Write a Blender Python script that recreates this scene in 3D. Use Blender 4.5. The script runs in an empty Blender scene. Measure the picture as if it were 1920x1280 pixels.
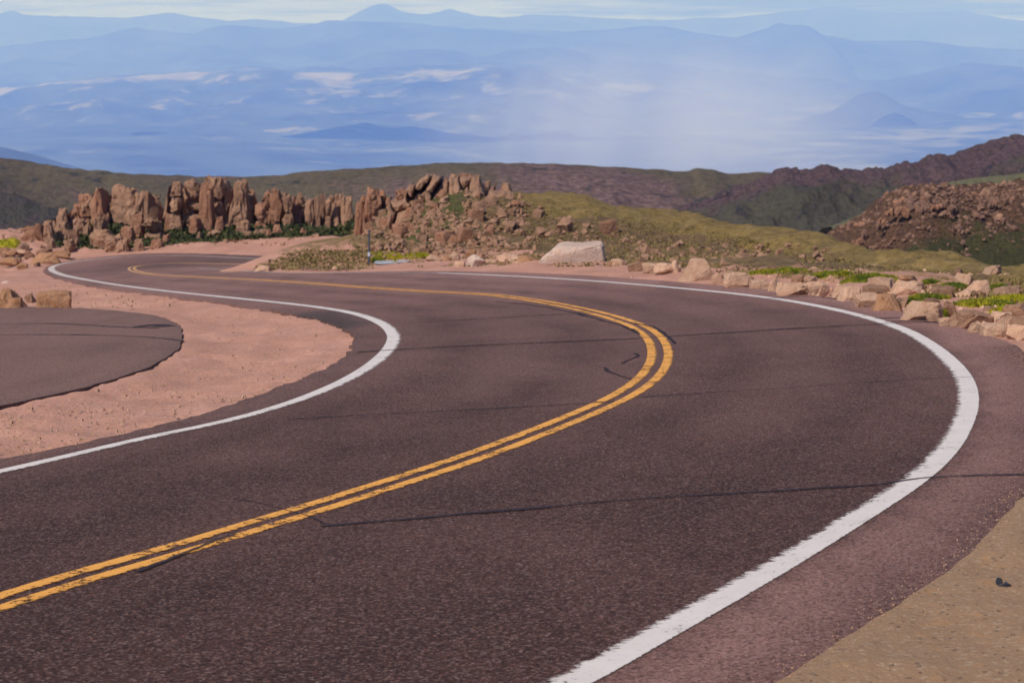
import bpy, bmesh, math, random
import numpy as np
from mathutils import Vector, Matrix, noise as mnoise
from mathutils.geometry import delaunay_2d_cdt

R = math.radians
rnd = random.Random(7)
sc = bpy.context.scene
col = sc.collection

# ------------------------------------------------------------------ camera
F = 3400.0                      # focal length in photo pixels (1920 wide)
EYE = 45.0                      # photo row of eye level
PITCH = math.atan((640 - EYE) / F)
CAMZ = 2.392
cam_d = bpy.data.cameras.new('camera')
cam_d.sensor_width = 36.0
cam_d.lens = 36.0 * F / 1920.0
cam_d.clip_start = 0.1
cam_d.clip_end = 80000
cam_d.dof.use_dof = True
cam_d.dof.focus_distance = 15.0
cam_d.dof.aperture_fstop = 4.2
cam = bpy.data.objects.new('camera', cam_d)
cam.location = (0, 0, CAMZ)
cam.rotation_euler = (math.pi / 2 - PITCH, 0, 0)
col.objects.link(cam)
sc.camera = cam

# ------------------------------------------------------------------ noise in numpy
def _hash(ix, iy, s):
    h = (ix * 374761393 + iy * 668265263 + s * 974711) & 0x7fffffff
    h = ((h ^ (h >> 13)) * 1274126177) & 0x7fffffff
    return ((h ^ (h >> 16)) & 0xffff) / 65535.0
def vnoise(x, y, s=0):
    x = np.asarray(x, float); y = np.asarray(y, float)
    ix = np.floor(x).astype(np.int64); iy = np.floor(y).astype(np.int64)
    fx = x - ix; fy = y - iy
    fx = fx * fx * fx * (fx * (fx * 6 - 15) + 10); fy = fy * fy * fy * (fy * (fy * 6 - 15) + 10)
    a = _hash(ix, iy, s); b = _hash(ix + 1, iy, s); c = _hash(ix, iy + 1, s); d = _hash(ix + 1, iy + 1, s)
    return (a + (b - a) * fx + (c - a) * fy + (a - b - c + d) * fx * fy) * 2 - 1
def fbm(x, y, s=0, o=4, g=.5):
    r = 0; a = 1.0; k = 1.0
    for i in range(o):
        r = r + a * vnoise(np.asarray(x) * k + 17.3 * i, np.asarray(y) * k - 9.1 * i, s + i)
        a *= g; k *= 2.03
    return r
def sstep(t):
    t = np.clip(t, 0, 1); return t * t * (3 - 2 * t)

# ------------------------------------------------------------------ the lie of the land
KN = np.array([0, 20, 40, 70, 84, 95, 104, 400.])
SL = np.array([.0828, .0907, .0905, .093, .085, .05, .0, .0])
CUM = np.concatenate([[0], np.cumsum((SL[1:] + SL[:-1]) / 2 * np.diff(KN))])
def base_drop(X, Y):
    X = np.clip(X, -60, 45); Yc = np.clip(Y, 0, 399.9)
    r = CAMZ - .023 * X - .0258 * X * np.clip(Y, 0, 100) / 50
    j = np.searchsorted(KN, Yc, side='right') - 1
    d = Yc - KN[j]; ds = (SL[j + 1] - SL[j]) / (KN[j + 1] - KN[j])
    return r + CUM[j] + SL[j] * d + ds * d * d / 2
COLS = np.array([-700, 0, 80, 120, 250, 400, 550, 620, 660, 700, 740, 800, 870, 940, 1000, 1100, 1250, 1400, 1550, 1700, 1850, 2000, 2300, 2700.])
D0S = np.array([80, 82, 86, 98, 100, 100, 100, 99, 94, 86, 79, 74, 71, 68, 66, 62, 57, 52, 46, 40, 36, 33, 30, 30.])
DCS = np.array([106, 106, 107, 108, 109, 109, 109, 108, 104, 98, 92, 90, 90, 90, 89, 87, 82, 74, 62, 50, 42, 38, 34, 34.])
YCS = np.array([430, 440, 428, 420, 396, 392, 400, 420, 428, 406, 376, 356, 346, 353, 365, 379, 401, 429, 464, 498, 515, 521, 521, 521.])
def hill_cols(px):
    # gently smoothed interpolation of the ridge line round the bend
    o = []
    for T in (D0S, DCS, YCS):
        o.append(sum(np.interp(px + k, COLS, T) for k in (-30, -15, 0, 15, 30)) / 5)
    return o
def HZ(X, Y):
    """height of the smooth land at X, Y"""
    X = np.asarray(X, float); Y = np.asarray(Y, float)
    Ys = np.maximum(Y, 1.0)
    z = CAMZ - base_drop(X, Y)
    px = 960 + X / Ys * F
    d0, dc, yc = hill_cols(np.clip(px, -700, 2700))
    zc = CAMZ - (yc - EYE) / F * dc
    t = sstep((Y - d0) / (dc - d0))
    z2 = z * (1 - t) + zc * t
    f = np.maximum(Y - dc, 0)
    z2 = z2 - np.minimum(.05 * f + .006 * f * f, 75)
    # mound between the two arms of the hairpin
    for (cx, cy, rx, ry, h) in ((-7.2, 68.5, 2.9, 3.6, .60), (-5.6, 70, 3.0, 4.0, .40), (-3.3, 70, 2.6, 3.6, .12)):
        z2 = z2 + h * np.exp(-(((X - cx) / rx) ** 4 + ((Y - cy) / ry) ** 4))
    return z2

def HG(X, Y):
    X = np.asarray(X, float); Y = np.asarray(Y, float)
    d0, dc, yc = hill_cols(np.clip(960 + X / np.maximum(Y, 1) * F, -700, 2700))
    return HZ(X, Y) + sstep((Y - d0) / 6) * (.28 * fbm(X * .33, Y * .33, 33, 4) + .08 * fbm(X * 1.6, Y * 1.6, 35, 3)) + .10 * sstep((Y - d0) / 6) * fbm(X * .45, Y * .45, 32, 4)
def rays(P):
    P = np.atleast_2d(np.array(P, float))
    u = (P[:, 0] - 960) / F; v = -(P[:, 1] - 640) / F
    c, s = math.cos(PITCH), math.sin(PITCH)
    return np.stack([u, c + v * s, -s + v * c], 1)
def base_z(X, Y): return CAMZ - base_drop(X, Y)
def hit(P, zf=None):
    """where the sight line of a photo point meets the land"""
    zf = zf or HZ
    d = rays(P); ts = np.geomspace(3, 300, 260)
    out = np.zeros((len(d), 2))
    for c0 in range(0, len(d), 4000):
        q = d[c0:c0 + 4000]; i = np.arange(len(q))
        X = q[:, :1] * ts; Y = q[:, 1:2] * ts; Z = CAMZ + q[:, 2:] * ts
        b = Z < zf(X, Y); k = b.argmax(1); k[~b.any(1)] = len(ts) - 1; k = np.maximum(k, 1)
        lo = ts[k - 1].copy(); hi = ts[k].copy()
        for _ in range(12):
            m = (lo + hi) / 2; u = CAMZ + q[:, 2] * m < zf(q[:, 0] * m, q[:, 1] * m)
            hi = np.where(u, m, hi); lo = np.where(u, lo, m)
        m = (lo + hi) / 2
        out[c0:c0 + 4000] = np.stack([q[:, 0] * m, q[:, 1] * m], 1)
    return out
def smooth_line(pts, step=.25, it=2, closed=False, zf=base_z):
    """photo points -> ground line, resampled and smoothed in metres"""
    w = hit(pts, zf)
    return resample(w, step, it)
def resample(w, step, it=2):
    w = np.asarray(w, float)
    for _ in range(3):                       # corner cutting
        q = [w[0]]
        for a, b in zip(w[:-1], w[1:]):
            q += [a * .75 + b * .25, a * .25 + b * .75]
        q.append(w[-1]); w = np.array(q)
    seg = np.hypot(*np.diff(w, axis=0).T); s = np.concatenate([[0], np.cumsum(seg)])
    n = max(4, int(s[-1] / step)); t = np.linspace(0, s[-1], n)
    w = np.stack([np.interp(t, s, w[:, 0]), np.interp(t, s, w[:, 1])], 1)
    for _ in range(it):
        w[1:-1] = w[1:-1] * .5 + (w[:-2] + w[2:]) * .25
    return w

# ------------------------------------------------------------------ object helpers
def tag(o, label=None, cat=None, group=None, kind=None):
    if label: o['label'] = label
    if cat: o['category'] = cat
    if group: o['group'] = group
    if kind: o['kind'] = kind
    return o
def mesh_obj(name, verts, faces, mat=None, parent=None, smooth=False):
    me = bpy.data.meshes.new(name)
    me.from_pydata([tuple(map(float, v)) for v in verts], [], [tuple(map(int, f)) for f in faces])
    if smooth: me.polygons.foreach_set('use_smooth', [True] * len(me.polygons))
    me.update()
    o = bpy.data.objects.new(name, me); col.objects.link(o)
    if mat: me.materials.append(mat)
    if parent: o.parent = parent
    return o
def grid_obj(name, X, Y, Z, mat, smooth=True):
    nr, nc = X.shape
    v = np.stack([X, Y, Z], -1).reshape(-1, 3)
    i = np.arange(nr * nc).reshape(nr, nc)
    f = np.stack([i[:-1, :-1], i[:-1, 1:], i[1:, 1:], i[1:, :-1]], -1).reshape(-1, 4)
    me = bpy.data.meshes.new(name)
    me.vertices.add(len(v)); me.vertices.foreach_set('co', v.astype(np.float32).ravel())
    me.loops.add(f.size); me.loops.foreach_set('vertex_index', f.astype(np.int32).ravel())
    me.polygons.add(len(f)); me.polygons.foreach_set('loop_start', np.arange(0, f.size, 4, dtype=np.int32))
    me.polygons.foreach_set('loop_total', np.full(len(f), 4, dtype=np.int32))
    me.polygons.foreach_set('use_smooth', [smooth] * len(f))
    me.update(calc_edges=True); me.validate()
    o = bpy.data.objects.new(name, me); col.objects.link(o); me.materials.append(mat)
    return o
def vattr(o, name, rgb):
    a = o.data.color_attributes.new(name, 'FLOAT_COLOR', 'POINT')
    rgba = np.ones((len(o.data.vertices), 4), np.float32); rgba[:, :3] = rgb
    a.data.foreach_set('color', rgba.ravel())

# ------------------------------------------------------------------ materials
class N:
    def __init__(s, name):
        s.m = bpy.data.materials.new(name); s.m.use_nodes = True
        s.t = s.m.node_tree; s.t.nodes.clear()
        s.out = s.t.nodes.new('ShaderNodeOutputMaterial')
    def n(s, typ, **k):
        x = s.t.nodes.new('ShaderNode' + typ)
        for a, b in k.items(): setattr(x, a, b)
        return x
    def l(s, a, b): s.t.links.new(a, b)
    def pos(s): return s.n('NewGeometry').outputs['Position']
    def obj(s): return s.n('TexCoord').outputs['Object']
    def attr(s, name): return s.n('Attribute', attribute_name=name)
    def sep(s, c):
        x = s.n('SeparateColor'); s.l(c, x.inputs[0]); return x.outputs
    def xyz(s, c):
        x = s.n('SeparateXYZ'); s.l(c, x.inputs[0]); return x.outputs
    def scale(s, v, xyz):
        m = s.n('Mapping'); s.l(v, m.inputs['Vector']); m.inputs['Scale'].default_value = xyz; return m.outputs[0]
    def noise(s, v, sc_, det=4, rough=.55, dist=0):
        x = s.n('TexNoise'); s.l(v, x.inputs['Vector']); x.inputs['Scale'].default_value = sc_
        x.inputs['Detail'].default_value = det; x.inputs['Roughness'].default_value = rough
        x.inputs['Distortion'].default_value = dist
        return x.outputs['Fac']
    def voro(s, v, sc_, feat='F1', out='Distance', rnd_=1):
        x = s.n('TexVoronoi', feature=feat); s.l(v, x.inputs['Vector']); x.inputs['Scale'].default_value = sc_
        x.inputs['Randomness'].default_value = rnd_
        return x.outputs[out]
    def ramp(s, f, *stops):
        x = s.n('ValToRGB'); s.l(f, x.inputs[0]); e = x.color_ramp.elements
        while len(e) < len(stops): e.new(.5)
        for el, (p, c) in zip(e, stops):
            el.position = p; el.color = (c, c, c, 1) if not isinstance(c, tuple) else (*c, 1)
        return x.outputs[0]
    def mix(s, f, a, b, mode='MIX'):
        x = s.n('Mix', data_type='RGBA', blend_type=mode)
        for v, i in ((f, 0), (a, 6), (b, 7)):
            if hasattr(v, 'links') or hasattr(v, 'is_linked'): s.l(v, x.inputs[i])
            elif isinstance(v, tuple): x.inputs[i].default_value = (*v, 1)
            else: x.inputs[i].default_value = v
        return x.outputs[2]
    def math(s, op, a, b=None, clamp=False):
        x = s.n('Math', operation=op, use_clamp=clamp)
        for i, v in enumerate((a, b)):
            if v is None: continue
            if hasattr(v, 'is_linked'): s.l(v, x.inputs[i])
            else: x.inputs[i].default_value = v
        return x.outputs[0]
    def bump(s, h, st, dist=.02):
        b = s.n('Bump'); b.inputs['Strength'].default_value = st; b.inputs['Distance'].default_value = dist
        s.l(h, b.inputs['Height']); return b.outputs[0]
    def bsdf(s, colr, rough=.9, normal=None, spec=.3):
        b = s.n('BsdfPrincipled')
        if hasattr(colr, 'is_linked'): s.l(colr, b.inputs['Base Color'])
        else: b.inputs['Base Color'].default_value = (*colr, 1)
        if hasattr(rough, 'is_linked'): s.l(rough, b.inputs['Roughness'])
        else: b.inputs['Roughness'].default_value = rough
        b.inputs['Specular IOR Level'].default_value = spec
        if normal: s.l(normal, b.inputs['Normal'])
        return b.outputs[0]
    def done(s, sh):
        s.l(sh, s.out.inputs['Surface']); return s.m

# --- asphalt
def asphalt(name, base, dust, light=1.0):
    k = N(name); p = k.pos()
    gx = k.sep(k.attr('zone').outputs['Color'])          # R dusty shoulder plus painted distance sheen, G worn, B dark patch
    big = k.noise(p, .16, 5, .6); mid = k.noise(p, .9, 4, .6); fine = k.noise(p, 46, 3, .7)
    c = k.mix(k.ramp(big, (.35, 0), (.65, 1)), tuple(x * .86 for x in base), tuple(x * 1.16 for x in base))
    sm = k.math('ADD', gx[0], k.math('MULTIPLY', k.math('SUBTRACT', mid, .5), .22))
    sm = k.math('ADD', sm, k.math('MULTIPLY', k.math('SUBTRACT', big, .5), .55))
    c = k.mix(k.ramp(sm, (.02, 0), (1.0, 1)), c, dust)  # dust colour, also used for the painted distance sheen
    c = k.mix(k.math('MULTIPLY', gx[1], k.ramp(k.noise(p, .5, 3, .6), (.30, .12), (.65, .60))), c, tuple(x * .62 for x in base))
    c = k.mix(k.math('MULTIPLY', gx[2], .8), c, (.045, .042, .044))
    # long wheel polish and stains
    st = k.noise(k.scale(p, (.9, .16, .3)), 1.1, 4, .6)
    c = k.mix(k.ramp(st, (.5, 0), (.72, .35)), c, tuple(x * .62 for x in base))
    # aggregate
    agg = k.n('TexVoronoi', feature='F1'); k.l(p, agg.inputs['Vector']); agg.inputs['Scale'].default_value = 66
    rc = k.sep(agg.outputs['Color'])
    c = k.mix(1.0, c, k.ramp(rc[0], (.0, .42), (.40, 1.0)), 'MULTIPLY')
    c = k.mix(k.ramp(rc[0], (.74, 0), (.97, .40)), c, (.34, .23, .21))
    c = k.mix(k.ramp(rc[1], (.88, 0), (.97, .4)), c, (.24, .10, .075))
    c = k.mix(1.0, c, k.ramp(fine, (.36, .55), (.60, 1.12)), 'MULTIPLY')
    h = k.math('ADD', k.math('MULTIPLY', agg.outputs['Distance'], 1.2), fine)
    return k.done(k.bsdf(c, .82, k.bump(h, .5, .006), .10))
M_ROAD = asphalt('asphalt', (.072, .035, .031), (.320, .172, .150))
M_PULL = asphalt('asphalt_worn', (.160, .088, .075), (.270, .155, .130))

# --- paint
def paint(name, colr, dirt, rag_side=1, hole=.63):
    k = N(name); p = k.pos()
    uv = k.xyz(k.n('UVMap', uv_map='UVMap').outputs[0])   # x along (m), y across -1..1
    f1 = k.noise(k.scale(p, (1, 1, 1)), 26, 4, .75); f2 = k.noise(p, 3.2, 4, .7); f3 = k.noise(p, 90, 2, .6)
    c = k.mix(k.ramp(f2, (.4, 0), (.75, .6)), colr, tuple(x * .82 for x in colr))
    c = k.mix(k.ramp(f1, (.56, 0), (.72, .55)), c, dirt)
    c = k.mix(k.ramp(k.math('MULTIPLY', k.xyz(p)[1], .01), (.42, 0), (.75, .42)), c, (.42, .30, .25))
    v = k.math('MULTIPLY', uv[1], float(rag_side))
    f4 = k.noise(k.scale(p, (.55, 1.5, 1)), 34, 5, .8)
    rg = k.math('ADD', k.math('MULTIPLY', k.math('SUBTRACT', k.math('ADD', k.math('MULTIPLY', f4, .6), k.math('MULTIPLY', k.noise(k.scale(p, (.6, 1.3, 1)), 11, 4, .7), .4)), .5), 3.3), k.math('MULTIPLY', k.math('SUBTRACT', f2, .5), .5))
    e1 = k.math('ADD', v, k.math('MULTIPLY', k.ramp(v, (-.1, 0), (.6, 1)), rg))
    e2 = k.math('ADD', k.math('MULTIPLY', v, -1.0), k.math('MULTIPLY', k.math('SUBTRACT', f1, .5), .35))
    a = k.math('MULTIPLY', k.ramp(e1, (.60, 1), (.86, 0)), k.ramp(e2, (.86, 1), (.92, 0)))
    w = k.math('ADD', k.math('MULTIPLY', f1, .55), k.math('ADD', k.math('MULTIPLY', f2, .42), k.math('MULTIPLY', f3, .12)))
    a = k.math('MULTIPLY', a, k.ramp(w, (hole, 1), (hole + .03, 0)))
    tr = k.n('BsdfTransparent').outputs[0]
    mx = k.n('MixShader'); k.l(a, mx.inputs[0]); k.l(tr, mx.inputs[1]); k.l(k.bsdf(c, .7, k.bump(f1, .3, .003)), mx.inputs[2])
    return k.done(mx.outputs[0])
M_WHITE = paint('white_paint', (.63, .555, .53), (.34, .26, .24), 1, .640)
M_WHITE2 = paint('white_paint_inner', (.63, .555, .53), (.34, .26, .24), -1, .64)
M_YELLOW = paint('yellow_paint', (.72, .325, .06), (.36, .18, .07), -1, .585)
M_FADED = paint('faded_paint', (.30, .24, .23), (.18, .14, .13), 1, .58)
k = N('tar'); p = k.pos(); f = k.noise(p, 5, 4, .7)
uv = k.xyz(k.n('UVMap', uv_map='UVMap').outputs[0])
a = k.ramp(k.math('ADD', k.math('ABSOLUTE', uv[1]), k.math('MULTIPLY', k.math('SUBTRACT', k.noise(p, 7, 5, .8), .5), 2.4)), (.62, .8), (.85, 0))
mx = k.n('MixShader'); k.l(a, mx.inputs[0]); k.l(k.n('BsdfTransparent').outputs[0], mx.inputs[1])
k.l(k.bsdf(k.mix(f, (.02, .015, .022), (.05, .038, .05)), .85, None, .1), mx.inputs[2]); M_TAR = k.done(mx.outputs[0])

# --- the ground sheet
k = N('ground'); p = k.pos()
z = k.sep(k.attr('zone').outputs['Color']); z2 = k.sep(k.attr('zone_more').outputs['Color'])
n1 = k.noise(p, .35, 5, .6); n2 = k.noise(p, 2.2, 5, .65); n3 = k.noise(p, 14, 4, .7); n4 = k.noise(p, 60, 2, .6)
mt = k.noise(p, 3.0, 5, .75); mt2 = k.noise(p, 1.1, 4, .7)
dirt = k.mix(n1, (.50, .245, .180), (.43, .225, .170))
dirt = k.mix(k.ramp(n2, (.46, 0), (.70, .65)), dirt, (.36, .175, .110))
dirt = k.mix(k.ramp(k.noise(k.scale(p, (1, .35, 1)), .8, 4, .6), (.5, 0), (.68, .45)), dirt, (.55, .30, .235))
dirt = k.mix(k.ramp(n3, (.50, 0), (.68, .6)), dirt, (.30, .165, .12))
dirt = k.mix(1.0, dirt, k.ramp(k.noise(p, .55, 5, .65), (.34, .84), (.66, 1.08)), 'MULTIPLY')
pv = k.n('TexVoronoi', feature='F1'); k.l(p, pv.inputs['Vector']); pv.inputs['Scale'].default_value = 48
pc = k.sep(pv.outputs['Color'])
dirt = k.mix(k.ramp(pc[0], (.86, 0), (.96, .55)), dirt, (.58, .36, .29))
dirt = k.mix(k.ramp(pc[1], (.9, 0), (.97, .6)), dirt, (.15, .095, .08))
tan = k.mix(n2, (.300, .178, .106), (.240, .150, .094))
tan = k.mix(k.ramp(n4, (.52, 0), (.7, .5)), tan, (.15, .105, .07))
tan = k.mix(k.ramp(pc[0], (.84, 0), (.95, .6)), tan, (.36, .27, .19))
tan = k.mix(k.ramp(pc[1], (.965, 0), (.985, .7)), tan, (.06, .042, .038))
tan = k.mix(k.ramp(k.noise(p, 6, 3, .6), (.58, 0), (.7, .45)), tan, (.36, .19, .085))
olive = k.mix(n2, (.180, .120, .038), (.255, .172, .056))
olive = k.mix(k.ramp(k.noise(p, .9, 5, .7), (.50, 0), (.66, .6)), olive, (.095, .065, .034))
olive = k.mix(k.ramp(n3, (.45, 0), (.62, .75)), olive, (.105, .070, .036))
dgrass = k.mix(n2, (.030, .042, .012), (.070, .075, .022))
dgrass = k.mix(k.ramp(n3, (.52, 0), (.68, .5)), dgrass, (.13, .085, .05))
dgrass = k.mix(1.0, dgrass, k.ramp(mt, (.36, .5), (.60, 1.3)), 'MULTIPLY')
olive = k.mix(1.0, olive, k.ramp(mt, (.36, .55), (.60, 1.15)), 'MULTIPLY')
olive = k.mix(k.ramp(mt2, (.52, 0), (.70, .5)), olive, (.27, .185, .095))
soil = k.mix(n2, (.100, .060, .032), (.170, .098, .058))
soil = k.mix(k.ramp(mt2, (.48, 0), (.62, .6)), soil, (.130, .086, .032))
soil = k.mix(1.0, soil, k.ramp(mt, (.38, .42), (.60, 1.25)), 'MULTIPLY')
soil = k.mix(k.ramp(n3, (.50, 0), (.66, .6)), soil, (.10, .085, .035))
soil = k.mix(k.ramp(pc[0], (.8, 0), (.9, .5)), soil, (.28, .17, .12))
def zw(f):
    return k.ramp(k.math('ADD', f, k.math('MULTIPLY', k.math('SUBTRACT', k.math('ADD', k.math('MULTIPLY', n2, .6), k.math('MULTIPLY', n3, .4)), .5), 1.1)), (.38, 0), (.62, 1))
c = k.mix(zw(z2[0]), dirt, tan)
c = k.mix(zw(z[2]), c, soil)
c = k.mix(zw(z[1]), c, olive)
c = k.mix(zw(z[0]), c, dgrass)
h = k.math('ADD', k.math('MULTIPLY', n3, 1.0), k.math('MULTIPLY', n4, .35))
M_GROUND = k.done(k.bsdf(c, .95, k.bump(h, .55, .03), .15))

# --- granite
def granite(name, a, b, stain, amt=.4, spots=.5):
    k = N(name); p = k.obj(); oi = k.n('ObjectInfo')
    sh = k.n('VectorMath', operation='ADD'); k.l(p, sh.inputs[0])
    cv = k.n('CombineXYZ'); r7 = k.math('MULTIPLY', oi.outputs['Random'], 37.0); k.l(r7, cv.inputs[0]); k.l(r7, cv.inputs[2]); k.l(cv.outputs[0], sh.inputs[1])
    p = sh.outputs[0]
    n1 = k.noise(p, 1.1, 4, .6, .4); n2 = k.noise(p, 6, 5, .65); n3 = k.noise(p, 40, 3, .7)
    c = k.mix(k.ramp(n1, (.36, 0), (.64, 1)), a, b)
    tone = k.ramp(oi.outputs['Random'], (0, .78), (1, 1.08))
    c = k.mix(1.0, c, tone, 'MULTIPLY')
    c = k.mix(k.ramp(k.math('ADD', k.math('MULTIPLY', n1, .5), k.math('MULTIPLY', n2, .5)), (.48, 0), (.64, amt)), c, stain)
    c = k.mix(k.ramp(n2, (.54, 0), (.68, spots)), c, tuple(x * .52 for x in a))
    c = k.mix(k.ramp(n3, (.54, 0), (.66, .35)), c, tuple(x * .6 for x in b))
    h = k.math('ADD', k.math('MULTIPLY', n2, 1.0), k.math('MULTIPLY', n3, .3))
    return k.done(k.bsdf(c, .9, k.bump(h, 1.0, .09), .2))
M_GRAN = granite('granite_fresh', (.53, .305, .205), (.59, .385, .280), (.42, .19, .080), .5, .3)
M_GRAN2 = granite('granite_weathered', (.290, .155, .098), (.375, .222, .150), (.24, .108, .050), .55, .6)
M_GRAN3 = granite('granite_dark', (.185, .096, .066), (.255, .148, .108), (.16, .075, .042), .5, .6)
M_GRANW = granite('granite_pale', (.64, .455, .375), (.68, .52, .45), (.58, .31, .19), .6, .12)
M_GRANO = granite('granite_orange', (.36, .18, .095), (.42, .23, .14), (.30, .120, .040), .7, .3)
M_GRANR = granite('granite_red', (.290, .135, .080), (.34, .180, .118), (.24, .100, .046), .5, .5)

# --- hills
def hillmat(name, grass, grass2, rock, rock_amt, sc_, shrub=None, hgt=None):
    k = N(name); p = k.pos()
    n1 = k.noise(p, sc_, 5, .6); n2 = k.noise(p, sc_ * 6, 5, .65); n3 = k.noise(p, sc_ * 30, 4, .7)
    c = k.mix(k.ramp(n1, (.35, 0), (.65, 1)), grass, grass2)
    c = k.mix(k.ramp(n3, (.45, 0), (.7, .5)), c, tuple(x * .6 for x in grass))
    mm = k.math('ADD', k.math('MULTIPLY', k.noise(p, sc_ * 1.7, 5, .65, .5), .7), k.math('MULTIPLY', n2, .3))
    mm = k.math('ADD', mm, k.math('MULTIPLY', k.sep(k.attr('zone').outputs['Color'])[0], .25))
    c = k.mix(k.ramp(mm, (.56 - rock_amt, 0), (.66 - rock_amt, .9)), c, k.mix(n3, tuple(x * .65 for x in rock), tuple(x * 1.3 for x in rock)))
    c = k.mix(1.0, c, k.ramp(n3, (.36, .55), (.62, 1.25)), 'MULTIPLY')
    if shrub: c = k.mix(k.ramp(n2, (.60, 0), (.66, .9)), c, shrub)
    return k.done(k.bsdf(c, .95, k.bump(n3, .9, 1.2), .1))
M_FAR = hillmat('tundra_far', (.084, .064, .038), (.120, .092, .050), (.140, .084, .076), .03, .014, (.030, .030, .022))
M_PURP = hillmat('tundra_rocky', (.062, .054, .036), (.085, .072, .046), (.095, .056, .058), .06, .03, (.028, .026, .028))
M_PLAT = hillmat('tundra_plateau', (.13, .12, .06), (.16, .145, .075), (.17, .12, .085), -.08, .03)
M_SCREE = hillmat('tundra_scree', (.070, .066, .024), (.110, .096, .038), (.165, .085, .055), .0, .09, None)

def farmat(name, forest, meadow_sun, lo, hi, sc_, soft=.05):
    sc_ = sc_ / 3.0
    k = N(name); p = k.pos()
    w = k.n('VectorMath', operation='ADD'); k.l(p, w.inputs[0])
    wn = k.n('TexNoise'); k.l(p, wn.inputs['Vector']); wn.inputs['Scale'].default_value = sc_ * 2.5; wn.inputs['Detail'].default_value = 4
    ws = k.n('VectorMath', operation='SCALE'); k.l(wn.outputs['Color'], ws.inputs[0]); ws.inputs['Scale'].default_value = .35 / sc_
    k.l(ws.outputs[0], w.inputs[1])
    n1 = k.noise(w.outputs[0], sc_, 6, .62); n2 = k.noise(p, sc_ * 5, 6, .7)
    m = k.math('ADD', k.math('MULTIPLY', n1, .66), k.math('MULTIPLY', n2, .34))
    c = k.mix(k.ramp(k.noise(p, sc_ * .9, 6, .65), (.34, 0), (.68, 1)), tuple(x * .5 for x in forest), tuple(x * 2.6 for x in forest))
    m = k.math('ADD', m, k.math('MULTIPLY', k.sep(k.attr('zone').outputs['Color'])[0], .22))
    c = k.mix(k.ramp(m, (lo, 0), (lo + soft, .45), (hi, 1)), c, meadow_sun)  # pale cover: meadows, and sunlit patches painted into the colour
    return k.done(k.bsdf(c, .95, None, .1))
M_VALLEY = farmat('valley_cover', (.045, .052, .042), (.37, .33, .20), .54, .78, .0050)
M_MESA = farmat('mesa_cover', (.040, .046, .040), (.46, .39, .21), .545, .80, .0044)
M_RANGE = farmat('range_cover', (.042, .048, .046), (.42, .36, .26), .60, .80, .0026)

# --- green cushions and grass
def leaf(name, a, b, cc):
    k = N(name); p = k.pos(); n1 = k.noise(p, 2.0, 4, .6); n2 = k.noise(p, 17, 3, .6)
    c = k.mix(k.ramp(n1, (.38, 0), (.62, 1)), a, b); c = k.mix(k.ramp(n2, (.5, 0), (.7, .7)), c, cc)
    return k.done(k.bsdf(c, .8, None, .2))
M_MOSS = leaf('cushion_green', (.090, .120, .012), (.31, .265, .016), (.035, .065, .006))
M_MOSSY = leaf('cushion_yellow', (.38, .31, .012), (.30, .28, .012), (.06, .075, .01))
M_TUFT = leaf('dry_grass', (.215, .155, .060), (.165, .120, .045), (.26, .18, .09))
M_TUFTD = leaf('dark_grass', (.030, .040, .012), (.055, .062, .018), (.09, .075, .03))
k = N('slate_post'); p = k.obj()
M_POST = k.done(k.bsdf(k.mix(k.noise(p, 9, 4, .6), (.030, .030, .042), (.085, .085, .105)), .6, None, .4))
k = N('reflective_band'); M_BAND = k.done(k.bsdf((.45, .45, .52), .35, None, .5))
k = N('rubber'); M_RUB = k.done(k.bsdf((.018, .019, .026), .6, None, .4))
k = N('water'); M_WATER = k.done(k.bsdf(k.mix(k.noise(k.pos(), 1.3, 3, .5), (.42, .42, .48), (.52, .52, .58)), .22, None, .6))  # pale sky reflection painted into the base colour

# ------------------------------------------------------------------ traced lines (photo points)
inner = [(-260, 945), (-120, 913), (0, 884), (100, 862), (200, 838), (300, 815), (400, 796), (500, 770), (570, 747), (640, 718), (690, 690), (725, 662), (739, 640), (739, 628), (727, 612), (700, 598), (660, 586), (600, 576), (520, 567), (430, 558), (340, 549), (260, 540), (190, 530), (130, 519), (104, 511), (95, 504), (101, 498), (130, 492), (180, 485.5), (225, 481.5)]
inner_far = [(225, 481.5), (290, 479), (360, 479), (430, 482), (500, 486)]
y1 = [(-200, 1180), (-100, 1149), (0, 1118), (100, 1086), (200, 1058), (300, 1030), (400, 1001), (500, 970), (600, 941), (700, 909), (800, 878), (900, 844), (1000, 806), (1080, 774), (1150, 743), (1200, 710), (1221, 680), (1224, 655), (1214, 633), (1190, 614), (1150, 599), (1100, 585), (1050, 574), (1000, 565), (950, 557.5), (900, 552), (800, 547.5), (700, 541.5), (600, 533.5), (500, 526.5), (400, 521.5), (300, 517), (258, 512), (241, 506), (243, 501), (262, 497.5), (300, 494), (340, 493), (400, 494), (480, 495.5), (560, 496)]
y2off = .225
outer = [(860, 1385), (940, 1335), (1072, 1280), (1180, 1218), (1320, 1140), (1465, 1058), (1612, 967), (1710, 905), (1772, 850), (1803, 800), (1818, 755), (1812, 715), (1786, 680), (1748, 648), (1692, 615), (1600, 588), (1500, 567), (1400, 553), (1300, 543), (1200, 534), (1100, 526), (1000, 520), (900, 515), (820, 512)]
outer_far = [(820, 512), (740, 511), (660, 512), (560, 512.5), (500, 511), (440, 508), (400, 505), (370, 503.5)]
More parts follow.
